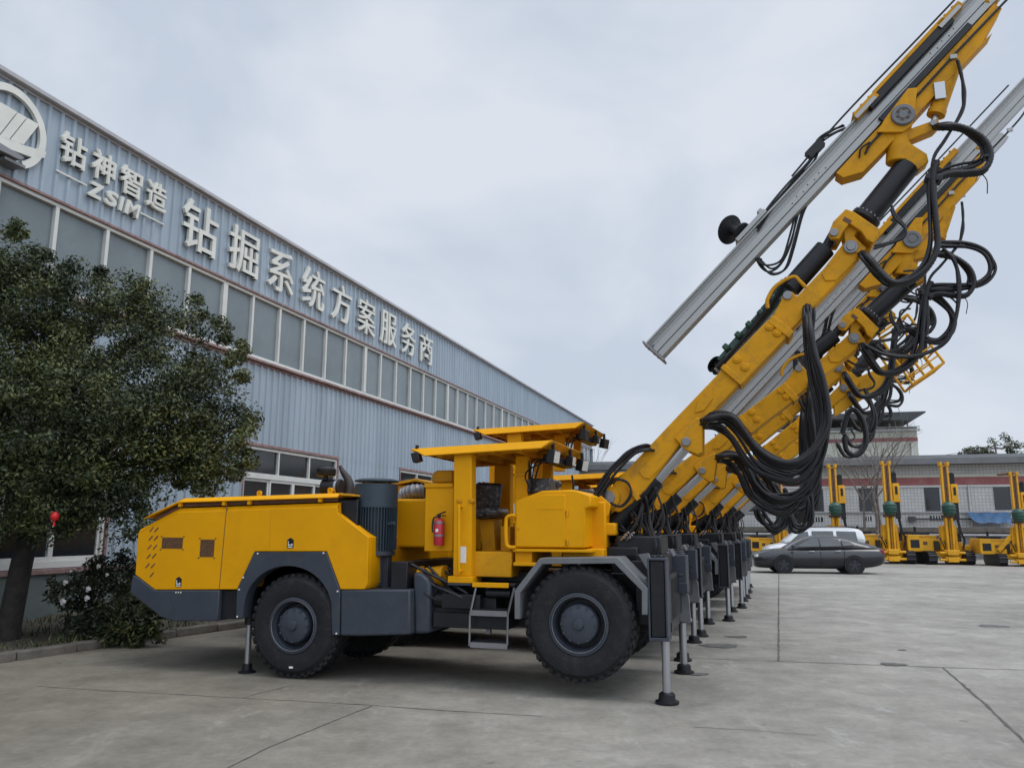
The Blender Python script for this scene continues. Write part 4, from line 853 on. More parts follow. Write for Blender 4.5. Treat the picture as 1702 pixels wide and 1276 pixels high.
# rotation unit
A, B = S3(1438, 364, 0), S3(1509, 276, 0); mb = MB(); mb.cyl(A, B, .135, n=32); mb.cyl(A - (B - A).normalized() * .02, A + (B - A).normalized() * .03, .165, n=32); rot = add('rotation_unit', mb, 'black', .004)
d_ = (B - A).normalized(); mb = MB()
for k in range(18):
    a_ = k * 2 * math.pi / 18; u_ = d_.cross(Vector((0, 1, 0))); c = A + (u_ * math.cos(a_) + Vector((0, 1, 0)) * math.sin(a_)) * .15; mb.cyl(c, c + d_ * .05, .01, n=6)
add('bolt_ring', mb, 'steel', 0, rot)
# swing knuckle
DC = S3(1497, 203, 0); mb = MB(); A2, B2 = S3(1486, 282, 0), S3(1497, 200, 0)
kl = S3(1497, 262, 0); mb.cyl(S3(1492, 272, 0), S3(1496, 190, 0), .125, n=26); mb.prism(poly([(1482, 245), (1510, 244), (1538, 262), (1541, 275), (1525, 288), (1492, 268)], 0), -.10, .10); kn2 = add('swing_knuckle', mb, 'gold', .012)
mb = MB(); mb.prism(poly([(1505, 222), (1544, 208), (1556, 203), (1560, 213), (1551, 222), (1507, 240)], 0), -.09, .09); mb.prism(poly([(1456, 226), (1505, 218), (1505, 232), (1462, 235)], 0), -.08, .08); add('swing_arm', mb, 'gold', .01, kn2)
mb = MB(); c = S3(1548, 212, 0); mb.cyl((c.x, -.12, c.z), (c.x, .12, c.z), .035, n=16); add('pin', mb, 'steel', .003, kn2)
# --- feed: cradle, rail, carriage, cylinders
FD = (S3(1640, 0, 0) - S3(1090, 588, 0)).normalized()
f0 = S3(1088, 586, 0); nF = Vector((-FD.z, 0, FD.x))
def fp(s, n, y=0): return f0 + FD * s + nF * n + Vector((0, y, 0))
def fpoly(pts): return [(fp(s, n).x, fp(s, n).z) for s, n in pts]
Lr = 7.0; hw = .118
# rail profile swept along the feed axis (n, y)
prof = [(hw, -.10), (hw, -.06), (hw - .025, -.06), (hw - .025, -.045), (.03, -.045), (.03, -.095), (-.035, -.095), (-.035, -.065), (-.05, -.065), (-.05, -.10), (-hw, -.10), (-hw, .10), (-.05, .10), (-.05, .065), (-.035, .065), (-.035, .095), (.03, .095), (.03, .045), (hw - .025, .045), (hw - .025, .06), (hw, .06), (hw, .10), (hw + .02, .10), (hw + .02, -.10)]
mb = MB(); A = [mb.v(fp(0.02, n, y)) for n, y in prof]; B = [mb.v(fp(Lr, n, y)) for n, y in prof]; mb.f(A); mb.f(B[::-1])
for i in range(len(prof)): mb.f([A[i], B[i], B[(i + 1) % len(prof)], A[(i + 1) % len(prof)]])
rail = add('feed_rail', mb, 'alu', 0, smooth=False)
mb = MB(); mb.prism(fpoly([(-.012, -hw - .05), (.012, -hw - .05), (.012, hw + .05), (-.012, hw + .05)]), -.13, .13)
for n in (-.09, -.03, .06): mb.cyl(fp(-.03, n, -.08), fp(.06, n, -.08), .013, n=8)
add('end_plate', mb, 'steel', .003, rail)
mb = MB()
for k in range(12): mb.cyl(fp(2.3 + k * .09 + (1.6 if k > 6 else 0), -.01 + .02 * (k % 2), -.0985), fp(2.3 + k * .09 + (1.6 if k > 6 else 0), -.01 + .02 * (k % 2), -.09), .0075, n=8)
add('bolt_holes', mb, 'brown', 0, rail)
sA = (S3(1383, 290, 0) - f0).dot(FD); sB = (S3(1640, 12, 0) - f0).dot(FD)
mb = MB(); mb.prism(fpoly([(sA, -hw - .022), (sA - .0, -hw - .12), (sA + .18, -hw - .24), (sA + .5, -hw - .245), (sA + 2.2, -hw - .23), (sB - .4, -hw - .22), (sB, -hw - .12), (sB, -hw - .022)]), -.11, .11); cr_ = add('feed_cradle', mb, 'gold', .012)
mb = MB(); mb.prism([S(1508, 150, -.12), S(1524, 148, -.12), S(1516, 210, -.12), S(1500, 222, -.12), S(1457, 222, -.12), S(1470, 200, -.12)], -.155, -.112); mb.prism([S(1508, 150, -.12), S(1524, 148, -.12), S(1516, 210, -.12), S(1500, 222, -.12), S(1457, 222, -.12), S(1470, 200, -.12)], .112, .155); add('pivot_plate', mb, 'gold', .006, cr_)
mb = MB(); mb.lathe([(0, -.03), (.045, -.03), (.05, -.02), (.075, -.02), (.08, -.03), (.115, -.03), (.125, -.015), (.125, .01)], (DC.x, -.16, DC.z), (0, 1, 0), 30); dk = add('pivot_disc', mb, 'lightgray', 0, cr_)
mb = MB()
for k in range(6): a_ = k * 1.047 + .3; mb.cyl((DC.x + .062 * math.cos(a_), -.188, DC.z + .062 * math.sin(a_)), (DC.x + .062 * math.cos(a_), -.17, DC.z + .062 * math.sin(a_)), .014, n=8)
add('disc_bolt', mb, 'brown', 0, dk)
mb = MB(); mb.prism(fpoly([(sA + .75, -hw - .02), (sA + 2.15, -hw - .02), (sA + 2.15, -hw + .05), (sA + .75, -hw + .05)]), -.135, .135); mb.prism(fpoly([(sA + .8, hw - .06), (sA + 2.1, hw - .06), (sA + 2.1, hw + .03), (sA + .8, hw + .03)]), -.14, .14); add('wear_guide', mb, 'black', .004, cr_)
for s0_ in (sA + .62, sA + 1.95):                     # guide clamps on top
    mb = MB(); mb.prism(fpoly([(s0_, hw - .02), (s0_ + .34, hw - .02), (s0_ + .34, hw + .06), (s0_, hw + .06)]), -.15, .15)
    for k in range(3): mb.cyl(fp(s0_ + .05 + k * .12, hw + .06, -.08), fp(s0_ + .05 + k * .12, hw + .085, -.08), .018, n=6)
    cl = add('guide_clamp', mb, 'gold', .006, cr_); mb = MB(); mb.prism(fpoly([(s0_ - .01, hw - .02), (s0_ + .30, hw - .02), (s0_ + .30, hw + .025), (s0_ - .01, hw + .025)]), -.158, -.151); add('clamp_plate', mb, 'alu', 0, cl)
mb = MB(); mb.prism(fpoly([(sA + .95, hw + .028), (sA + 2.05, hw + .028), (sA + 2.05, hw + .07), (sA + .95, hw + .07)]), -.15, .15); add('rail_cover', mb, 'gold', .005, cr_)
mb = MB(); mb.lathe([(.035, -.04), (.11, -.04), (.11, .04), (.035, .04)], S3(1640, 5, 0), (0, 1, 0), 20, closed=True); mb.cyl(S3(1640, 5, -.1), S3(1640, 5, .1), .03, n=10); add('cradle_eye', mb, 'gold', .004, cr_)
A, B = S3(1556, 190, -.02), S3(1579, 124, -.02); mb = MB(); mb.cyl(A, B, .088, n=20); mb.cyl(A - (B - A).normalized() * .02, A + (B - A).normalized() * .05, .097, n=20); fc = add('feed_cylinder', mb, 'gold', .004, cr_)
mb = MB(); mb.cyl(S3(1550, 210, -.02), A, .035, n=14); mb.bx(A.x - .02, A.x + .09, -.14, -.06, A.z + .12, A.z + .32); add('cylinder_rod', mb, 'chrome', .003, fc)
mb = MB(); p_ = [fp(sA + .35, -hw - .12, -.125), fp(sA + .5, -hw - .09, -.13), fp(sA + 1.0, -hw - .10, -.125), fp(sA + 1.9, -hw - .09, -.125), fp(sA + 3.0, -hw - .1, -.125), fp(sA + 3.3, -hw - .06, -.125)]; mb.tube(p_, .014, 6); mb.tube([fp(sA + .28, -hw - .1, -.12), fp(sA + .36, -hw - .05, -.15), fp(sA + .48, -hw - .07, -.13)], .012, 6); add('feed_hose', mb, 'hose', 0, cr_)
mb = MB(); mb.box(fp(sA + 1.75, -hw - .1, -.13), (.07, .03, .05)); mb.box(fp(sA + 2.9, -hw - .1, -.13), (.07, .03, .05)); add('hose_clip', mb, 'alu', .003, cr_)
# hose drum
A = S3(1228, 386, -.03); ax = Vector((.62, -.55, -.45)).normalized(); mb = MB(); c = A
mb.lathe([(0, -.17), (.17, -.17), (.175, -.155), (.13, -.145), (.06, -.12), (.06, .02), (.09, .045), (.125, .06), (.12, .075), (0, .075)], c, ax, 32); dm = add('hose_drum', mb, 'black', 0)
sd_ = (S3(1240, 395, 0) - f0).dot(FD); mb = MB(); mb.prism(fpoly([(sd_ - .12, hw + .024), (sd_ + .35, hw + .024), (sd_ + .35, hw + .075), (sd_ - .12, hw + .075)]), -.13, .13); mb.prism(fpoly([(sd_ + .3, hw + .07), (sd_ + .36, hw + .07), (sd_ + .36, hw + .13), (sd_ + .3, hw + .13)]), -.05, .05); add('drum_slide', mb, 'alu', .005, dm)
# rock drill above the boom on the far side
mb = MB(); yq = .42
for (u, v, l, t_) in [(1205, 590, 30, .1), (1225, 570, 34, .17), (1243, 553, 40, .2), (1262, 534, 36, .24), (1282, 510, 30, .26), (1298, 485, 30, .2)]:
    c = S3(u, v, yq); mb.box(c, (l / FPX * 10.2, .22, t_ * .55), Matrix.Rotation(-R_(47), 3, 'Y'))
    mb.cyl(c + Vector((0, -.12, .04)), c + Vector((.05, -.12, .09)), .05, n=10)
rd = add('rock_drill', mb, 'green', .015)
mb = MB()
for k in range(9): y = yq - .13 + random.uniform(-.05, .05); o_ = random.uniform(-5, 5); mb.tube([S3(1190 + o_, 610 + o_, y), S3(1222 + o_, 580 - o_, y), S3(1262 + o_, 528 + o_, y), S3(1290, 492 + o_, y), S3(1308, 462, y)], random.uniform(.014, .028), 6)
for k in range(3): mb.lathe([(0, 0), (.10, .0), (.11, .02), (.05, .03), (.05, .08), (.11, .09), (0, .1)], S3(1186, 604, yq), (.7, -.4, -.6), 18)
add('drill_hoses', mb, 'hose', 0, rd)
mb = MB(); mb.beam(S(1190, 618, yq), S(1312, 490, yq), .09, yq - .1, yq + .1); add('drill_rail', mb, 'alu', .004, rd)
# --- hoses of the boom
def bundle(px, y, r, cnt, spread, rib=.0, m='hose', name='boom_hose', parent=None, seed=0):
    rs = random.Random(seed); out_ = []
    for k in range(cnt):
        off = [(rs.uniform(-1, 1) * spread, rs.uniform(-1, 1) * spread) for _ in px]; oy = rs.uniform(-1, 1) * spread * .012; kx, kz = rs.uniform(-1, 1) * spread, rs.uniform(-1, 1) * spread
        P = []
        for i, q_ in enumerate(px):
            u, v = q_[:2]; f_ = .3 if len(q_) > 2 and abs(q_[2]) < .01 else 1.
            p = S3(u + f_ * (kx + off[i][0] * .35), v + f_ * (kz + off[i][1] * .35), (q_[2] if len(q_) > 2 else y) + oy); P.append(p)
        mb = MB(); mb.tube(P, r * rs.uniform(.8, 1.1), 9, rib=rib); out_.append(add(name, mb, m, 0, parent, smooth=True, sharp=80))
    return out_
HG = []     # hoses that move with the boom
def bend(px, y): return [(u, v, y) for u, v in px]
T1 = [(1160, 700, 0), (1168, 702, -.12)]; E1 = [(1343, 520, -.14), (1340, 500, 0)]
HG += bundle(T1 + bend([(1178, 694), (1197, 687), (1218, 692), (1239, 717), (1258, 741), (1286, 760), (1323, 764), (1356, 742), (1374, 708), (1376, 672), (1366, 625), (1352, 580), (1346, 545)], -.27) + E1, 0, .034, 2, 3, rib=.03, seed=1)
HG += bundle(T1 + bend([(1180, 692), (1202, 690), (1224, 702), (1248, 735), (1284, 766), (1325, 772), (1358, 745), (1372, 700), (1370, 655), (1358, 600), (1347, 548)], -.22) + E1, 0, .020, 5, 6, seed=2)
HG += bundle(T1 + bend([(1185, 700), (1205, 703), (1228, 728), (1255, 768), (1288, 784), (1326, 790), (1355, 768), (1368, 725), (1366, 680), (1353, 630), (1344, 570)], -.12) + E1, 0, .019, 5, 9, seed=3)
HG += bundle(T1 + bend([(1190, 708), (1214, 720), (1242, 762), (1278, 790), (1320, 798), (1352, 774), (1364, 730), (1358, 670), (1348, 600)], .05) + E1, 0, .017, 3, 8, seed=31)
HG += bundle([(1428, 418, 0)] + bend([(1440, 428), (1458, 450), (1481, 469), (1509, 468), (1537, 447), (1556, 413), (1554, 360), (1550, 320), (1551, 292), (1556, 270)], -.22), 0, .036, 2, 3, rib=.03, seed=4)
HG += bundle([(1428, 418, 0)] + bend([(1440, 430), (1460, 455), (1485, 472), (1512, 464), (1540, 440), (1552, 400), (1549, 350), (1548, 310), (1552, 285)], -.19), 0, .020, 4, 6, seed=5)
HG += bundle(bend([(1542, 304), (1562, 296), (1580, 291), (1606, 290), (1634, 284), (1644, 258), (1628, 230), (1593, 214), (1562, 214)], -.20) + [(1550, 213, 0)], 0, .032, 2, 3.5, rib=.03, seed=41)
HG += bundle(bend([(1545, 300), (1572, 284), (1600, 277), (1630, 268), (1636, 246), (1620, 226), (1590, 208), (1562, 209)], -.16) + [(1550, 213, 0)], 0, .018, 4, 4.5, seed=42)
mb = MB(); c_ = S3(1551, 298, -.2); mb.box(c_, (.17, .14, .07), Matrix.Rotation(.3, 3, 'Y')); c_ = S3(1640, 262, -.2); mb.box(c_, (.10, .12, .04)); HG.append(add('hose_clamp', mb, 'black', .01))
mb = MB(); mb.tube(bend_ := [S3(1628, 285, -.2), S3(1640, 300, -.2), S3(1641, 322, -.2)], .006, 5); HG.append(add('cable_tie', mb, 'hose', 0))
H5 = [(1548, 330), (1549, 270), (1570, 235), (1597, 190), (1602, 160), (1598, 130), (1590, 105)]
HG += bundle(H5, -.2, .016, 3, 5, seed=6)
HG += bundle([(1480, 345), (1487, 362), (1503, 380), (1500, 395), (1478, 405), (1452, 412)], -.22, .017, 2, 3, seed=7)
# feed hoses beside the rail
FG = []
FG += bundle([(1256, 425), (1265, 440), (1282, 449), (1300, 440), (1314, 405), (1330, 350), (1345, 322)], .05, .014, 5, 7, name='feed_hose', seed=8)
FG += bundle([(1256, 380), (1280, 345), (1310, 310), (1350, 265), (1360, 235), (1384, 219), (1402, 212)], -.05, .012, 5, 3.5, name='feed_hose', seed=9)
mb = MB(); mb.tube([fp(2.55, hw + .1, -.08), fp(3.4, hw + .14, -.08), fp(4.6, hw + .12, -.08), fp(6.3, hw + .10, -.08)], .012, 6); mb.box(fp(2.95, hw + .12, -.06), (.22, .1, .1), Matrix.Rotation(-R_(45), 3, 'Y')); FG.append(add('feed_hose', mb, 'hose', 0))
# hoses at the boom foot
H6 = [(992, 845), (992, 825), (1005, 800), (1025, 775), (1050, 751), (1070, 744), (1082, 745, -.1), (1090, 748, 0)]
HG += bundle(H6, -.2, .018, 6, 5, seed=10)
FH = []
FH += bundle([(1010, 838), (1000, 830), (1004, 810), (1022, 795), (1040, 800), (1045, 820), (1030, 838), (1010, 835)], -.26, .011, 2, 4, name='knuckle_hose', seed=11)
for k in range(26):
    rs = random.Random(50 + k); u0 = 1040 + rs.uniform(-30, 45); y_ = rs.uniform(-.35, .45)
    t_ = rs.uniform(.25, .95); ct = CB + cd_ * t_ + Vector((0, rs.choice((-.08, .06)), -.04)); eu, ev = u0 + rs.uniform(-35, 10), rs.uniform(905, 930); e_ = S3(eu, ev, y_); m_ = ct.lerp(e_, .5) + Vector((rs.uniform(.02, .2), -.06, -rs.uniform(.0, .12)))
    mb = MB(); mb.tube([ct, ct + Vector((.05, -.05, -.05)), m_, e_ + Vector((.02, 0, .08)), e_ + Vector((0, 0, -.05))], rs.uniform(.011, .02), 6)
    FH.append(add('knuckle_hose', mb, 'hose', 0))
mb = MB(); mb.bx(.35, .85, -.3, .35, 1.40, 1.62); mb.bx(.25, .6, -.35, .4, 1.3, 1.5); add('valve_block', mb, 'black', .02)
mb = MB()
for k in range(6): c = S3(1032 + k * 3, 897 - (k % 3) * 4, -.34); mb.cyl(c, c + Vector((.05, -.03, .03)), .012, n=8)
add('hose_fitting', mb, 'chrome', 0)

# fire extinguisher on the cabinet
fx, fz = S(732, 884, -.66); fe = thing('fire_extinguisher', 'red fire extinguisher strapped to the yellow cabinet of the nearest jumbo', 'extinguisher', J1.matrix_basis @ Vector((fx, -.70, 0)), -TH)
z0 = S(732, 906, -.7)[1]; z1 = S(732, 861, -.7)[1]
mb = MB(); mb.lathe([(0, z0), (.056, z0), (.062, z0 + .015), (.062, z1 - .04), (.045, z1 - .012), (.018, z1), (0, z1)], (0, 0, 0), (0, 0, 1), 24); mb.build('cylinder_body', M['red'], fe)
mb = MB(); mb.cyl((0, 0, z1), (0, 0, z1 + .04), .016, n=10); mb.beam((-.03, z1 + .035), (.075, z1 + .075), .014, -.012, .012); mb.beam((-.02, z1 + .03), (.075, z1 + .03), .012, -.012, .012); mb.tube([(0, 0, z1 + .02), (-.06, -.02, z1), (-.07, -.03, z1 - .09), (-.062, -.04, z1 - .16)], .010, 8); mb.build('valve', M['black'], fe)
mb = MB()
for z in (z0 + .10, z1 - .06): mb.cyl((0, 0, z), (0, 0, z + .022), .0645, n=24)
mb.build('strap', M['steel'], fe); mb = MB(); mb.bx(-.018, .014, -.0645, -.0600, z0 + .15, z0 + .185); mb.build('gauge_label', M['petal'], fe)

# ------------------------------------------------------------------ the other jumbos of the row
boomset = [boom, slv, inn, tc_, head, rot, kn2, rd] + HG
feedset = [rail, cr_, dm] + FG
def rotY(c, ang): c = Vector((c.x, 0, c.z)); return Matrix.Translation(c) @ Matrix.Rotation(-ang, 4, 'Y') @ Matrix.Translation(-c)
bpy.context.view_layer.update()
def copy_jumbo(loc, label, dA, dF, skip=(), lift=None):
    r = J1.copy(); COL.objects.link(r); r.location = loc; r['label'] = label
    Mb = rotY(PV, R_(dA)); dc2 = Mb @ DC; Mf = rotY(dc2, R_(dF)) @ Mb
    RP2 = Mb @ RP; nd = (RP2 - CB); a0 = math.atan2(cd_.z, cd_.x); a1 = math.atan2(nd.z, nd.x); Mc = rotY(CB, a1 - a0); sh = nd.normalized() * (nd.length - (RP - CB).length)
    for ch in J1.children:
        if ch.name.split('.')[0] in skip: continue
        c = ch.copy(); COL.objects.link(c); c.parent = r
        if ch in boomset: c.matrix_local = Mb
        elif ch in feedset: c.matrix_local = Mf
        elif ch is cylb: c.matrix_local = Mc
        elif ch is cylr: c.matrix_local = Matrix.Translation(sh) @ Mc
        elif lift and (ch is ca or ch.name.startswith('canopy_post')): c.matrix_local = Matrix.Translation((-.12, 0, lift))
        for s_ in ch.children:
            d = s_.copy(); COL.objects.link(d); d.parent = c
    return r
def at1(y, x): return O1 + BX * y + AX * x
far_skip = ('step_platform', 'boarding_steps', 'rock_drill')
J2 = copy_jumbo(at1(2.7, -.1), 'yellow drilling jumbo with raised canopy just behind the nearest one', -8.4, 9.2, ('rock_drill',), .55)
J3 = copy_jumbo(at1(5.25, -.05), 'third yellow drilling jumbo from the camera in the row', -7.2, 8.5, far_skip)
J4 = copy_jumbo(at1(7.65, .28), 'fourth yellow drilling jumbo of the row, carrying a personnel basket boom', -6.4, 6., far_skip + ('feed_rail', 'feed_cradle', 'hose_drum', 'swing_knuckle', 'feed_hose'))
J5 = copy_jumbo(at1(10.3, .45), 'fifth yellow drilling jumbo from the camera, two from the far end', -7., -2., far_skip + ('feed_rail', 'feed_cradle', 'hose_drum', 'swing_knuckle', 'feed_hose', 'rotation_unit', 'boom_head', 'inner_boom', 'tilt_cylinder'))
J6 = copy_jumbo(at1(12.9, .5), 'drilling jumbo last but one at the far end of the row', -9, 0, far_skip + ('feed_rail', 'feed_cradle', 'hose_drum', 'swing_knuckle', 'feed_hose', 'rotation_unit', 'boom_head', 'inner_boom', 'tilt_cylinder', 'boom_sleeve'))
J7 = copy_jumbo(at1(15.2, .5), 'farthest yellow drilling jumbo at the end of the row', -10, 0, far_skip + ('feed_rail', 'feed_cradle', 'hose_drum', 'swing_knuckle', 'feed_hose', 'rotation_unit', 'boom_head', 'inner_boom', 'tilt_cylinder', 'boom_sleeve'))
# extra draped hoses of the second and fourth jumbo, and the basket of the fourth
def S3m(u, v, y, J):                    # pixel on the plane y of the first jumbo, in J's frame
    return S3(u, v, y) - Vector(((J.location - O1).dot(AX), (J.location - O1).dot(BX), 0))
def jb(px, y, r, cnt, spread, J, seed, rib=0.):
    rs = random.Random(seed)
    for k in range(cnt):
        kx, kz = rs.uniform(-1, 1) * spread, rs.uniform(-1, 1) * spread; P = [S3m(u + kx + rs.uniform(-1, 1) * spread * .4, v + kz + rs.uniform(-1, 1) * spread * .4, y + rs.uniform(-.02, .02), J) for u, v in px]
        mb = MB(); mb.tube(P, r * rs.uniform(.8, 1.1), 8, rib=rib); add('boom_hose', mb, 'hose', 0, J, sharp=80)
jb([(1560, 407), (1608, 407), (1639, 421), (1650, 444), (1639, 464), (1611, 475), (1560, 478), (1530, 482)], 2.5, .024, 5, 5, J2, 21)
jb([(1537, 482), (1538, 526), (1535, 554), (1520, 570), (1500, 585)], 2.5, .034, 2, 3, J2, 22, .03)
jb([(1530, 482), (1556, 495), (1580, 522), (1580, 548), (1556, 566), (1532, 562), (1510, 548)], 2.6, .024, 4, 5, J2, 23)
jb([(1566, 410), (1585, 432), (1592, 470), (1588, 520), (1575, 560), (1548, 580), (1510, 590), (1465, 585), (1435, 570)], 2.4, .026, 2, 3, J2, 24)
jb([(1400, 720), (1408, 690), (1420, 680), (1435, 700), (1439, 735), (1425, 755), (1408, 748), (1403, 725)], 5.2, .045, 1, 1, J3, 25)
jb([(1435, 560), (1470, 590), (1500, 580), (1520, 560)], 5., .028, 5, 7, J3, 26); jb([(1330, 590), (1332, 640), (1350, 690), (1345, 760), (1300, 790), (1250, 760)], 5., .032, 5, 9, J3, 27)
jb([(1440, 650), (1455, 690), (1450, 715), (1440, 720), (1430, 690), (1415, 680)], 7., .03, 3, 5, J4, 28)
jb([(1250, 780), (1264, 812), (1290, 828), (1330, 824), (1356, 790), (1365, 745)], 2.4, .022, 4, 12, J2, 29)
jb([(1310, 820), (1312, 850), (1325, 880), (1345, 875), (1352, 845), (1345, 820)], 5., .03, 4, 8, J3, 30)
jb([(1262, 850), (1270, 870), (1290, 880), (1305, 865), (1310, 840)], 7.4, .035, 5, 8, J4, 31)
for k in range(14):                      # loose lines tangled round the upper joints of the second and third booms
    rs = random.Random(300 + k); u0, v0 = rs.uniform(1430, 1560), rs.uniform(430, 580); a_ = rs.uniform(0, 6.28); r_ = rs.uniform(18, 42)
    jb([(u0 + r_ * math.cos(a_ + t_) * (1 + .25 * math.sin(2 * t_ + k)), v0 + .8 * r_ * math.sin(a_ + t_)) for t_ in np.linspace(0, rs.uniform(2.2, 4.6), 7)], rs.choice((2.5, 2.8, 5.)), rs.uniform(.010, .018), 1, 2, J2 if k % 2 else J3, 400 + k)
y4 = 7.65; mb = MB(); a4, b4 = S3m(1385, 668, y4, J4), S3m(1522, 596, y4, J4); mb.prism([(a4.x, a4.z - .3), (S3m(1420, 672, y4, J4).x, S3m(1420, 672, y4, J4).z), (b4.x, b4.z - .1), (b4.x, b4.z + .12), (S3m(1400, 640, y4, J4).x, S3m(1400, 640, y4, J4).z), (a4.x, a4.z + .2)], -.12, .12); sb = add('service_boom', mb, 'rigyellow', .01, J4)
mb = MB(); c0 = S3m(1497, 532, y4, J4); e1 = S3m(1561, 610, y4, J4); e2 = S3m(1510, 645, y4, J4); e0 = S3m(1535, 600, y4, J4)
ud = (S3m(1561, 610, y4, J4) - S3m(1502, 532, y4, J4)); uf = (e2 - e1)
top_ = S3m(1502, 532, y4, J4)
for yy in (-.45, .45):
    o = Vector((0, yy, 0)); c_ = [top_, top_ + ud, top_ + ud + uf, top_ + uf * .95]
    for k in range(4): mb.cyl(c_[k] + o, c_[(k + 1) % 4] + o, .025, n=8)
    for t_ in (.33, .66, .85): mb.cyl(top_ + ud * t_ + o, top_ + ud * t_ + uf * .97 + o, .018, n=6)
    for t_ in (.3, .6): mb.cyl(top_ + uf * t_ + o + ud * .5, top_ + uf * t_ + ud + o, .018, n=6)
for t_ in (0, .25, .5, .75, 1): mb.cyl(top_ + ud * t_ + Vector((0, -.45, 0)), top_ + ud * t_ + Vector((0, .45, 0)), .02, n=6)
for t_ in (.25, .5, .75, 1): mb.cyl(top_ + ud + uf * t_ + Vector((0, -.45, 0)), top_ + ud + uf * t_ + Vector((0, .45, 0)), .02, n=6)
add('personnel_basket', mb, 'rigyellow', 0, J4)
mb = MB(); m_ = top_ + ud * .55 + uf * .4; mb.bx(m_.x - .2, m_.x + .1, -.15, .15, m_.z - .2, m_.z + .05); add('basket_bracket', mb, 'rigyellow', .02, J4)

# ------------------------------------------------------------------ crawler drills along the back wall
def crawler(label, loc, rz, arm=False):
    t = thing('crawler_drill', label, 'drill rig', loc, rz, 'crawler drills in front of the white building'); Y = M['rigyellow']
    def p(name, mb, m=Y, bevel=.01, parent=None): return mb.build(name, m, parent or t, bevel=bevel)
    for x0, x1 in ((-1.15, -.75), (.62, 1.02)):        # tracks run away from the viewer
        mb = MB(); pr = [(-.35 - .0, .32 + .3)]; pts = [(math.cos(a) * .3 + (2.1 if abs(a) < 1.58 else -.15), .32 + math.sin(a) * .3) for a in np.linspace(-1.57, 4.71, 29)]
        mm = Matrix.Rotation(R_(90), 4, 'Z'); mb.prism(pts, -x1, -x0, m=mm)
        for k in range(24):
            for z in (.01, .63): mb.bx(x0 - .02, x1 + .02, -.2 + k * .1, -.15 + k * .1, z - .0, z + .03)
        for k in range(6): a = R_(-75 + k * 30); mb.box(((x0 + x1) / 2, -.15 - .31 * math.cos(a), .32 + .31 * math.sin(a)), (.44, .03, .06), Matrix.Rotation(a, 3, 'X'))
        p('track', mb, M['black'], 0)
    mb = MB(); mb.bx(-.75, .62, .1, 1.9, .35, .62); mb.bx(-1.5, 1.0, .4, 1.9, .6, .72); p('chassis', mb)
    mb = MB(); mb.prism([(-1.85, .62), (-.42, .62), (-.36, 1.05), (-.52, 1.42), (-1.8, 1.45), (-1.88, 1.2)], .25, 2.2); hd_ = p('engine_hood', mb, Y, .03)
    mb = MB(); mb.bx(-1.12, -.92, .235, .25, .95, 1.12); p('vent', mb, M['grille'], 0, hd_); mb = MB(); mb.bx(-1.25, -.45, .2, .25, 1.36, 1.42); p('hood_rim', mb, Y, .01, hd_)
    mb = MB(); mb.bx(-1.55, -.75, .3, 1.9, 1.45, 1.6); mb.cyl((-1.3, .7, 1.6), (-1.3, .7, 1.85), .06, n=10); p('engine_top', mb, M['black'], .02)
    mb = MB(); mb.bx(-1.72, -1.3, .235, .25, .8, 1.2); p('side_grille', mb, M['black'], 0, hd_)
    mb = MB()
    for kk in range(5): mb.tube([(-.4 + kk * .06, .05, 1.3), (-.3 + kk * .1, -.08, 1.0 + .05 * kk), (-.2 + kk * .1, .0, .65)], .025, 6)
    p('hydraulic_hose', mb, M['hose'], 0)
    mb = MB(); mb.bx(-.62, -.42, .1, .3, .7, 1.15); mb.bx(.46, .62, .0, .3, 1.1, 1.5); p('valve_box', mb, M['black'], .01)
    mb = MB(); mb.bx(.38, .78, .3, 1.2, .62, 1.1); mb.bx(.78, 1.15, .2, 1., .68, .95); p('front_box', mb, Y, .03)
    mb = MB(); mb.prism([(-.36, .7), (-.18, .7), (-.12, 1.9), (-.30, 1.9)], -.05, .3); mb.prism([(.30, .7), (.45, .7), (.42, 1.9), (.27, 1.9)], -.05, .3); p('mast_support', mb, Y, .02)
    mb = MB(); mb.beam((-.3, 1.2), (-.6, .75), .12, .2, .4); mb.beam((.02, 1.6), (-.1, .6), .14, .3, .5); p('lift_arm', mb, Y, .02)
    mb = MB()                                          # the upright feed beam
    for x in (-.14, .14): mb.bx(x - .045, x + .045, -.30, -.10, .55, 4.95)
    mb.bx(-.10, .10, -.18, -.05, .55, 4.9); ms = p('mast', mb, Y, .008)
    for x in (-.17, .17): mb = MB(); mb.bx(x - .06, x + .06, -.34, -.05, 4.86, 5.05); p('mast_head', mb, Y, .01, ms)
    mb = MB(); mb.bx(-.093, -.012, -.29, -.182, 2.6, 4.84); mb.bx(.012, .093, -.29, -.182, 2.6, 4.84); p('chain', mb, M['brown'], 0, ms)
    mb = MB(); mb.bx(-.015, .015, -.22, -.18, .6, 2.6); p('drill_rod', mb, M['brown'], 0, ms)
    mb = MB(); mb.lathe([(0, -.38), (.22, -.36), (.30, -.2), (.32, 0), (.29, .18), (.18, .30), (0, .34)], (0, -.35, 2.75), (0, 0, 1), 24)
    for z in (-.22, -.05, .12): mb.lathe([(.295, -.035), (.35, 0), (.295, .035)], (0, -.35, 2.75 + z), (0, 0, 1), 24)
    hd2 = p('drill_head', mb, M['green'], 0); mb = MB(); mb.bx(-.25, .25, -.34, .0, 2.28, 2.40); mb.bx(-.27, .27, -.36, -.02, 2.36, 2.42); p('head_slide', mb, M['brown'], .01, hd2)
    mb = MB(); mb.bx(.26, .58, -.22, .1, 3.1, 3.95); cg = p('hose_carriage', mb, Y, .02)
    mb = MB(); mb.bx(.36, .48, -.235, -.22, 3.4, 3.8); p('slot', mb, M['black'], 0, cg); mb = MB(); mb.bx(.08, .62, -.25, .1, 3.02, 3.1); p('shelf', mb, Y, .01, cg)
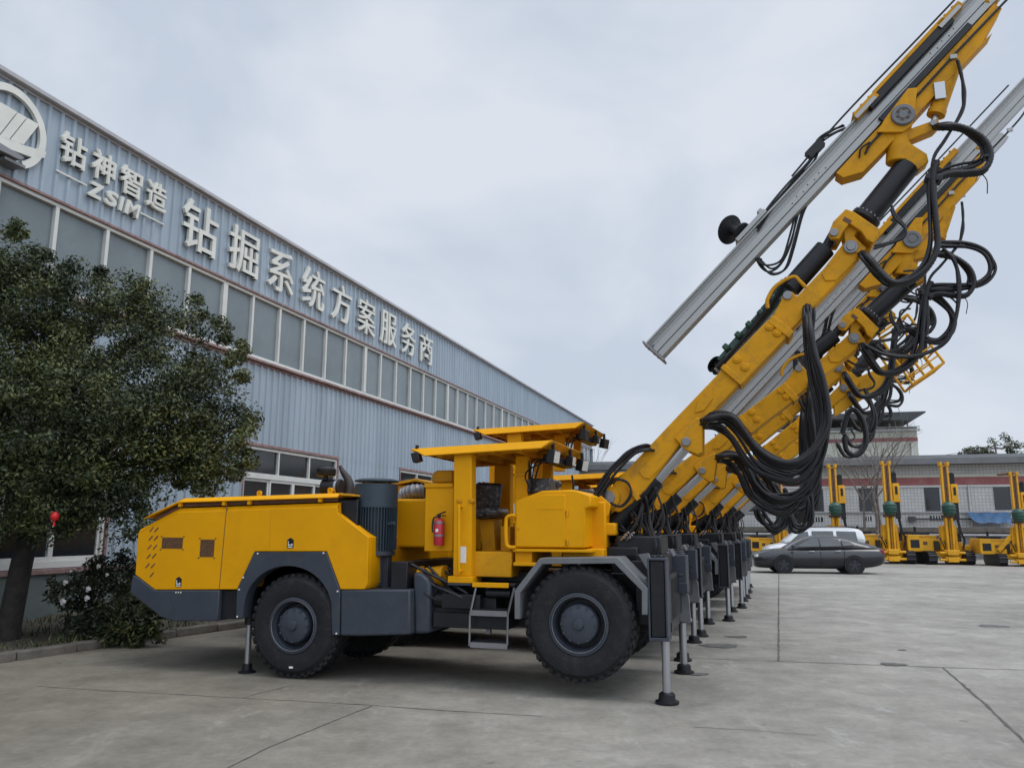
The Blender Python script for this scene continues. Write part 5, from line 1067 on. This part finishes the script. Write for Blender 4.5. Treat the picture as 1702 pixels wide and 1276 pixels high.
    mb = MB(); mb.bx(.26, .50, -.12, .08, 3.95, 4.42); mb.lathe([(0, -.1), (.12, -.1), (.12, .1), (0, .1)], (.38, -.02, 4.42), (0, 1, 0), 20)
    for k in range(9): mb.bx(.25, .51, -.13, -.11, 3.98 + k * .055, 4.01 + k * .055)
    p('hose_chain', mb, M['black'], .004); mb = MB(); mb.bx(.38, .58, -.14, .06, 2.2, 3.02); p('hose_chain', mb, M['black'], .01)
    mb = MB(); mb.tube([(.5, -.1, 2.3), (.56, -.1, 1.8), (.60, -.15, 1.5), (.72, -.1, 1.2), (.62, -.1, .75)], .05, 8); mb.tube([(.45, -.1, 2.2), (.5, -.15, 1.7), (.48, -.15, 1.2)], .035, 8); p('dust_hose', mb, M['hose'], 0)
    for z, wd in ((.58, .60), (.24, .62)):
        mb = MB(); mb.cyl((-wd, -.34, z), (wd, -.34, z), .065, n=12); mb.box((0, -.3, z), (.5, .3, .22)); mb.box((0, -.3, z + .1), (.7, .2, .08)); p('clamp_bar', mb, Y, .015)
    if arm:
        mb = MB(); mb.beam((-1.0, .8), (.0, 1.9), .22, .1, .35); mb.beam((-.9, .5), (-.2, 1.2), .2, .1, .3); mb.bx(-.25, .05, .05, .4, 1.7, 2.1); p('boom_arm', mb, Y, .03)
        mb = MB(); mb.cyl((-.75, -.1, 4.92), (.05, -.1, 4.98), .07, n=10); p('rod_gripper', mb, M['brown'], .01)
    return t
RZ = -TH * .35
for lab, (u, v), arm, hh in [('yellow crawler drill with upright mast beside the rear of the white van', (1482, 936.5), False, 1), ('yellow crawler drill with upright mast between the two middle windows of the white building', (1580, 938), False, 1),
                         ('yellow crawler drill with raised arm partly cut off by the right picture edge', (1698, 941), True, .92), ('yellow crawler drill mostly hidden behind the white van', (1391, 934.5), False, .96),
                         ('yellow crawler drill half hidden by hanging hoses in front of the black sedan', (1300, 933), False, .8)]:
    q = gnd(u, v); o = crawler(lab, q, RZ if not arm else RZ - .15, arm); o.scale = (1, 1, 1); k = (q.y / 40.6)
    o.scale = (k * hh, k * hh, k * hh)
# ------------------------------------------------------------------ white building behind, terrace wall
WP = gnd(1560, 929) ; WP = Vector((WP.x, WP.y + 1.0, 0))
def onw(u, v, off=0.):                        # pixel on the front plane of the white building -> (along, z)
    d = ray(u, v); o = WP + BX * off; t = (o - CC).dot(BX) / d.dot(BX); q = CC + d * t - WP; return q.dot(AX), q.z
wl = thing('retaining_wall', 'grey stained concrete wall with a pipe along its top behind the crawler drills', 'wall', WP, -TH)
zt = onw(1560, 876)[1]
mb = MB(); mb.bx(-28, 24, 0, .4, 0, zt - .3); mb.build('wall_face', M['lowwall'], wl, bevel=.02); mb = MB(); mb.bx(-28, 24, -.12, 1.6, zt - .3, zt); mb.build('coping', M['kerb'], wl, bevel=.02)
mb = MB(); mb.cyl((-28, -.1, zt - .45), (24, -.1, zt - .45), .06, n=10); mb.build('pipe', M['fascia'], wl)
BO = 2.2
wb = thing('white_tiled_building', 'long low white tiled building with a red band and dark windows', 'building', WP + BX * BO, -TH)
def wx(u, v): return onw(u, v, BO)
ze = wx(1560, 772)[1]; zs0, zs1 = wx(1560, 806)[1], wx(1560, 793)[1]
xl, xr = -24, 24
mb = MB(); mb.bx(xl, xr, 0, .3, 0, ze); mb.build('wall', M['tilewall'], wb, smooth=False)
mb = MB(); mb.bx(xl, xr, -.05, .02, zs0, zs1); mb.build('red_band', M['redstripe'], wb); mb = MB(); mb.bx(xl, xr, -.08, .02, zs0 - .14, zs0 - .003); mb.build('band_trim', M['mullion'], wb, bevel=.01); mb = MB(); mb.bx(xl, xr, -.06, .02, zs1 + .003, zs1 + .16); mb.build('band_trim', M['cream'], wb, bevel=.01)
mb = MB(); mb.prism([(xl, ze - .02), (xr, ze - .02), (xr, ze + .05), (xl, ze + .05)], -1.1, 6); mb.build('eave_slab', M['roofgray'], wb); mb = MB(); mb.bx(xl, xr, -1.16, -1.08, ze - .05, ze + .36); mb.build('fascia', M['fasciagray'], wb, bevel=.02)
mb = MB(); c = [mb.v((x, y, z)) for x, y, z in ((xl, -1.1, ze + .36), (xr, -1.1, ze + .36), (xr, 4, ze + .95), (xl, 4, ze + .95))]; mb.f(c); mb.build('roof', M['roofgray'], wb)
for u0, v0, u1, v1 in [(1428, 813, 1456, 848), (1537, 811, 1562, 847), (1652, 807, 1680, 845), (1328, 815, 1368, 848), (1240, 818, 1275, 850)]:
    (x0, z1), (x1, z0) = wx(u0, v0), wx(u1, v1)
    mb = MB(); mb.bx(x0 - .06, x1 + .06, -.03, .05, z0 - .08, z0); mb.bx(x0 - .06, x0, -.03, .05, z0, z1 + .06); mb.bx(x1, x1 + .06, -.03, .05, z0, z1 + .06); mb.bx(x0, x1, -.03, .05, z1, z1 + .06); f_ = mb.build('window', M['roofgray'], wb)
    mb = MB(); mb.bx(x0, x1, -.012, .03, z0, z1); mb.build('pane', M['glass'], f_)
for u0, v0, u1, v1 in [(1434, 858, 1449, 865), (1545, 857, 1587, 864.5), (1667, 854, 1680, 861), (1350, 859, 1368, 867)]:
    (x0, z1), (x1, z0) = wx(u0, v0), wx(u1, v1); n = max(4, int((x1 - x0) / .14)); mb = MB(); mb.bx(x0, x1, -.02, .02, z0, z1); vt = mb.build('vent', M['black'], wb)
    mb = MB()
    for k in range(1, n): x = x0 + (x1 - x0) * k / n; mb.bx(x - .03, x + .03, -.04, -.02, z0, z1)
    mb.build('vent_bars', M['mullion'], vt)
x, z = wx(1609, 808); mb = MB(); mb.cyl((x, -.08, 1.9), (x, -.08, zs0), .06, n=10); mb.build('downpipe', M['mullion'], wb)
z = wx(1560, 851)[1]; mb = MB(); mb.bx(xl, xr, -.12, .02, z - .05, z + .05); mb.build('ledge', M['fascia'], wb, bevel=.01)
x0, z = wx(1512, 862); x1, _ = wx(1590, 862); mb = MB(); mb.cyl((x0, -.2, z), (x1 + 4, -.2, z), .05, n=8); mb.bx(x0 - .1, x0 + .3, -.3, -.1, z - .15, z + .15); mb.build('wall_pipe', M['roofgray'], wb)
(x0, z1), (x1, z0) = wx(1604, 852), wx(1676, 869)
bs = thing('blue_sheet', 'crumpled blue sheet leaning on the ledge of the white building', 'tarp', WP + BX * (BO - .75), -TH); mb = MB(); G = []
for i in range(13):
    row = []
    for j in range(5): s_, t_ = i / 12, j / 4; row.append(mb.v((x0 + (x1 - x0) * (s_ * (1 - .0) + t_ * .16 * (1 - s_)), .5 * (1 - t_) - .1 + .05 * math.sin(i * 1.9 + j), z1 + (z0 - z1) * t_ + .04 * math.sin(i * 1.3 + j * 2)))); 
    G.append(row)
for i in range(12):
    for j in range(4): mb.f([G[i][j], G[i + 1][j], G[i + 1][j + 1], G[i][j + 1]])
o = mb.build('sheet_fabric', M['bluetarp'], bs); so_ = o.modifiers.new('thick', 'SOLIDIFY'); so_.thickness = .02
# two-storey block behind
q = at(1460, 760, 62); tb = thing('upper_block', 'cream two-storey building with a dark flat canopy roof behind the white one', 'building', (q.x, q.y, 0), -TH * .9)
def tx(u, v):
    n_ = Vector((math.sin(TH * .9), math.cos(TH * .9), 0)); a_ = Vector((n_.y, -n_.x, 0)); d = ray(u, v); t = (Vector((q.x, q.y, 0)) - CC).dot(n_) / d.dot(n_); p_ = CC + d * t - Vector((q.x, q.y, 0)); return p_.dot(a_), p_.z
(xa, za), (xb, zb2) = tx(1300, 790), tx(1524, 716)
mb = MB(); mb.bx(xa, xb, 0, 9, 0, zb2); mb.build('wall', M['cream'], tb, bevel=.02)
z = tx(1460, 731)[1]; mb = MB(); mb.bx(xa, xb + .01, -.03, .01, z - .15, z + .15); mb.build('red_band', M['redstripe'], tb)
z0, z1 = tx(1460, 717)[1], tx(1460, 711.5)[1]; mb = MB(); mb.bx(xa, xb + .2, -.2, .1, z0 - .02, z0 + .16); mb.bx(xa, xb + .2, -.12, -.04, z1, z1 + .08)
mb.build('parapet', M['mullion'], tb); mb = MB(); mb.bx(xa, xb, -.05, .02, z0 + .16, z1); mb.build('railing', M['lowwall'], tb)
(xc, zc), (xd, zd) = tx(1300, 697), tx(1531, 690); mb = MB(); mb.prism([(xa, zd - .1), (xd - .9, zc - .55), (xd, zd), (xd, zd + .1), (xa, zd + .12)], -1.6, 8); mb.build('canopy_roof', M['roofgray'], tb)
mb = MB()
for u in (1400, 1440, 1480, 1510): x, _ = tx(u, 700); mb.cyl((x, .5, z1), (x, .5, zd), .07, n=8)
mb.build('roof_posts', M['mullion'], tb); mb = MB(); x, z = tx(1514, 735); mb.cyl((x, -.1, 1), (x, -.1, z), .08, n=8); mb.build('downpipe', M['mullion'], tb)
(x0, z1), (x1, z0) = tx(1408, 755), tx(1428, 762); mb = MB(); mb.bx(x0, x1, -.04, .02, z0, z1); mb.build('window', M['glass'], tb)
# far blue building beyond the hall
q = at(1010, 778, 95); fb = thing('blue_shed', 'distant blue clad shed seen beyond the far corner of the hall', 'building', (q.x, q.y, 0), 0)
zt2 = at(1010, 769, 95).z; mb = MB(); mb.bx(-6, 30, 0, 8, 0, zt2 - .5); mb.build('wall', M['bluebuilding'], fb); mb = MB(); mb.prism([(-6.3, zt2 - .5), (30.3, zt2 - .5), (30.3, zt2 - .1), (-6.3, zt2)], -.4, 8.3); mb.build('roof', M['roofgray'], fb)
# ------------------------------------------------------------------ vehicles
def loft(name, secs, m, parent, sharp=30):
    mb = MB(); R = [[mb.v(p) for p in s] for s in secs]; n = len(secs[0])
    for A, B in zip(R, R[1:]):
        for k in range(n): mb.f([A[k], A[(k + 1) % n], B[(k + 1) % n], B[k]])
    mb.f(R[0]); mb.f(R[-1][::-1]); o = mb.build(name, m, parent, sharp=sharp); s = o.modifiers.new('sub', 'SUBSURF'); s.levels = 1; s.render_levels = 1; return o
def sec(x, zb_, zt_, hw, tuck=.9, crown=.0):          # rounded body section at x
    return [(x, -hw * tuck, zb_), (x, -hw, zb_ + (zt_ - zb_) * .35), (x, -hw * .985, zb_ + (zt_ - zb_) * .75), (x, -hw * .86, zt_), (x, 0, zt_ + crown), (x, hw * .86, zt_), (x, hw * .985, zb_ + (zt_ - zb_) * .75), (x, hw, zb_ + (zt_ - zb_) * .35), (x, hw * tuck, zb_), (x, 0, zb_)]
def car(name, label, cat, loc, rz, body, cabin, wins, wx_, wr_, paint, tyre_r):
    t = thing(name, label, cat, loc, rz)
    loft('body', [sec(*s) for s in body], paint, t); cb_ = loft('cabin', [sec(x, zb_, zt_, hw, 1.0) [:] if False else [(x, -hw, zb_), (x, -hw * .96, zb_ + (zt_ - zb_) * .4), (x, -ht, zt_ - .05), (x, -ht * .8, zt_), (x, 0, zt_ + .015), (x, ht * .8, zt_), (x, ht, zt_ - .05), (x, hw * .96, zb_ + (zt_ - zb_) * .4), (x, hw, zb_), (x, 0, zb_)] for x, zb_, zt_, hw, ht in cabin], paint, t)
    for w_ in wins:
        for s_ in (-1, 1):
            mb = MB(); V = [mb.v((x, s_ * (y + .022), z)) for x, y, z in w_]; mb.f(V); mb.build('side_window', M['carglass'], t, smooth=False)
    for x in wx_:
        for s_ in (-1, 1):
            mb = MB(); mb.lathe([(tyre_r * .66, 0), (tyre_r * .9, -.01), (tyre_r, .03), (tyre_r, .2), (tyre_r * .66, .2)], (x, s_ * wr_, tyre_r), (0, -s_, 0), 28, closed=True); w_ = mb.build('wheel', M['rubber'], t)
            mb = MB(); mb.lathe([(tyre_r * .67, .0), (tyre_r * .64, .03), (tyre_r * .6, .05), (0, .06)], (x, s_ * wr_, tyre_r), (0, -s_, 0), 24)
            for k in range(5): a = k * 1.2566 + .3; c = Vector((x + math.cos(a) * tyre_r * .33, s_ * (wr_ - .02), tyre_r + math.sin(a) * tyre_r * .33)); mb.box(c, (tyre_r * .6, .03, tyre_r * .13), Matrix.Rotation(-a, 3, 'Y'))
            mb.build('rim', M['gray'], w_)
            mb = MB(); mb.cyl((x, s_ * (wr_ - .006), tyre_r + .02), (x, s_ * (wr_ - .25), tyre_r + .02), tyre_r * 1.12, n=32); mb.build('wheel_well', M['black'], t)
    return t
q0, q1 = gnd(1299, 952.5), gnd(1421, 955); cx_ = (q0 + q1) / 2; czr = -R_(9)
fw = Vector((math.cos(czr), math.sin(czr), 0)); k = (q1 - q0).dot(fw) / 2
X = lambda u: (u - 1360) / 42.2            # metres along the car from its picture
body = [(-2.40, .30, .66, .60), (-2.38, .26, .70, .66), (-2.28, .20, .76, .80), (-2.0, .18, .85, .88), (-1.5, .17, .93, .91), (-.9, .17, .985, .92), (-.3, .17, .99, .925), (.3, .17, 1.005, .925), (.9, .17, 1.02, .925), (1.6, .19, 1.03, .91), (2.15, .24, 1.03, .87), (2.40, .32, 1.02, .80), (2.49, .42, .97, .70), (2.51, .48, .93, .62)]
cabin = [(-1.16, .90, .97, .80, .68), (-1.12, .86, 1.0, .81, .66), (-.72, .86, 1.22, .84, .64), (-.28, .86, 1.42, .85, .62), (.25, .86, 1.475, .85, .62), (.8, .86, 1.45, .85, .62), (1.25, .88, 1.34, .83, .62), (1.7, .9, 1.21, .81, .64), (2.1, .92, 1.11, .78, .64), (2.34, .93, 1.05, .7, .6)]
wins = [[(-.80, .815, 1.02), (.06, .825, 1.04), (.04, .64, 1.37), (-.22, .645, 1.35)], [(.12, .825, 1.04), (.88, .82, 1.06), (.80, .65, 1.33), (.10, .64, 1.38)], [(.94, .82, 1.07), (1.40, .79, 1.10), (1.22, .69, 1.24), (.90, .66, 1.31)]]
cr2 = car('parked_sedan', 'charcoal black four-door sedan parked in front of the white van', 'car', cx_ + Vector((.25 * math.sin(-czr) + .2, .95, 0)), czr, body, cabin, wins, (-k, k), .945, M['carpaint'], .335)
mb = MB(); mb.bx(-1.0, -.88, -1.03, -.90, .98, 1.10); mb.build('mirror', M['carpaint'], cr2, bevel=.03)
mb = MB(); mb.box((2.36, -.72, .86), (.22, .12, .16), Matrix.Rotation(R_(-25), 3, 'Z')); mb.build('tail_lamp', M['tail'], cr2, bevel=.02); mb = MB(); mb.box((-2.24, -.66, .66), (.26, .14, .10), Matrix.Rotation(R_(28), 3, 'Z')); mb.build('headlight', M['lampglass'], cr2, bevel=.02)
mb = MB(); mb.bx(-.35, -.15, -.945, -.92, .84, .87); mb.bx(.62, .82, -.945, -.92, .86, .89); mb.build('door_handle', M['chrome'], cr2, bevel=.008)
mb = MB(); mb.bx(.085, .092, -.931, -.91, .28, 1.0); mb.bx(.96, .967, -.930, -.905, .35, 1.02); mb.bx(-.98, -.973, -.929, -.9, .3, .95); mb.build('door_gap', M['black'], cr2)
qv = gnd(1392, 946); vz = -R_(8)
vb = [(-2.3, .35, .75, .7), (-2.15, .22, .95, .82), (-1.6, .2, 1.06, .88), (-.9, .2, 1.12, .9), (0, .2, 1.14, .9), (1, .2, 1.15, .9), (1.8, .22, 1.15, .88), (2.15, .3, 1.12, .82), (2.22, .4, 1.0, .74)]
vc = [(-1.5, 1.02, 1.1, .82, .7), (-.95, 1.05, 1.5, .84, .66), (-.55, 1.06, 1.72, .85, .66), (0, 1.06, 1.79, .85, .67), (1., 1.06, 1.80, .85, .68), (1.8, 1.06, 1.76, .84, .68), (2.05, 1.06, 1.68, .82, .66), (2.16, 1.06, 1.3, .8, .7)]
vw = [[(-1.2, .84, 1.14), (-.35, .85, 1.16), (-.38, .70, 1.60), (-.72, .70, 1.55)], [(-.22, .85, 1.16), (.72, .85, 1.17), (.72, .71, 1.62), (-.22, .70, 1.62)], [(.86, .85, 1.17), (1.75, .83, 1.18), (1.70, .71, 1.60), (.86, .71, 1.62)]]
van = car('white_van', 'white people carrier parked behind the black sedan', 'van', qv + Vector((0, 2.6, 0)), vz, vb, vc, vw, (-1.35, 1.4), .915, M['vanpaint'], .33)
mb = MB(); mb.cyl((-.5, -.62, 1.80), (1.7, -.62, 1.82), .025, n=8); mb.build('roof_rail', M['black'], van)
# ------------------------------------------------------------------ bare trees, distant evergreens, pole
def bare_tree(label, base, h, spread, seed, r0=.09, group=None, stems=1):
    rs = random.Random(seed); t = thing('bare_tree', label, 'tree', base, 0, group); mb = MB(); tw = MB()
    def grow(p, d, L_, r, lev):
        q = p + d * L_; mid = p.lerp(q, .5) + Vector([rs.uniform(-.05, .05) * L_ for _ in range(3)]); (mb if lev < 2 else tw).tube([p, mid, q], r, n=6 if lev < 2 else 4, sm=3, taper=max(.006, r * .55))
        if lev >= 4: return
        for k in range(rs.choice((2, 3, 3)) if lev else 3):
            nd = (d + Vector((rs.uniform(-1, 1), rs.uniform(-1, 1), rs.uniform(-.25, .6))) * spread).normalized(); st = p.lerp(q, rs.uniform(.45, 1.)); grow(st, nd, L_ * rs.uniform(.5, .72), r * .52, lev + 1)
    for s in range(stems): grow(Vector((s * .5 - .25 * (stems - 1), rs.uniform(-.2, .2), 0)), Vector((rs.uniform(-.06, .06), 0, 1)).normalized(), h * .5, r0, 0)
    mb.build('trunk', M['greybark'], t); tw.build('twigs', M['greybark'], t); return t
q = gnd(1462, 931.5); bare_tree('bare tree with several thin stems in front of the white building', (q.x, q.y + .6, 0), 8.2, .75, 5, .10, stems=3)
q = at(1066, 760, 70); bare_tree('bare leafless tree far behind the jumbos near the hall corner', (q.x, q.y, 0), 9., .7, 9, .09)
q = at(975, 760, 110); bare_tree('lone thin bare tree showing over the far roof corner of the hall', (q.x, q.y, 0), 15., .35, 14, .07)
q = gnd(1722, 925); bare_tree('bare tree at the right picture edge with twigs against the sky', (q.x, q.y + 14, 0), 9.6, .8, 21, .1)
def far_tree(label, u, v, Yd, r, seed):
    b = at(u, v, Yd); h = b.z; t = thing('distant_evergreen', label, 'tree', (b.x, b.y, 0)); mb = MB(); mb.tube([(0, 0, 0), (.1, 0, h * .6), (0, 0, h)], .22, 8, taper=.08); mb.build('trunk', M['bark'], t)
    C = [(np.array((0, 0, h)) + rng.normal(size=3) * np.array([r * .55, r * .5, r * .42]), r * .3) for _ in range(26)]; leaf_mesh('crown', C, .16, M['leaf'], t, per=46)
far_tree('dark evergreen showing between the first two booms', 1248, 676, 75, 1.9, 1)
far_tree('small dark treetop over the white building roof', 1620, 756, 85, 1.3, 2); far_tree('dark treetop over the roof near the right edge', 1679, 748, 85, 1.7, 3)
far_tree('low dark treetop just left of the utility pole', 1637, 757, 95, 1.1, 4)
b = at(1654, 738, 80); po = thing('utility_pole', 'distant utility pole with crossarm rising over the white building roof', 'pole', (b.x, b.y, 0)); mb = MB(); mb.cyl((0, 0, 0), (0, 0, b.z), .13, .09, n=10); mb.build('post', M['greybark'], po); mb = MB(); mb.bx(-.7, .7, -.05, .05, b.z - .5, b.z - .38); mb.build('crossarm', M['greybark'], po)
mb = MB()
for dx in (-.6, .6): mb.tube([(dx, 0, b.z - .38), (dx + 9, -2, b.z - .2), (dx + 20, -5, b.z + 2.2)], .02, 4); mb.tube([(dx, 0, b.z - .38), (dx - 9, -2, b.z - 1.6), (dx - 20, -5, b.z - 1.2)], .02, 4)
mb.build('wire', M['black'], po)
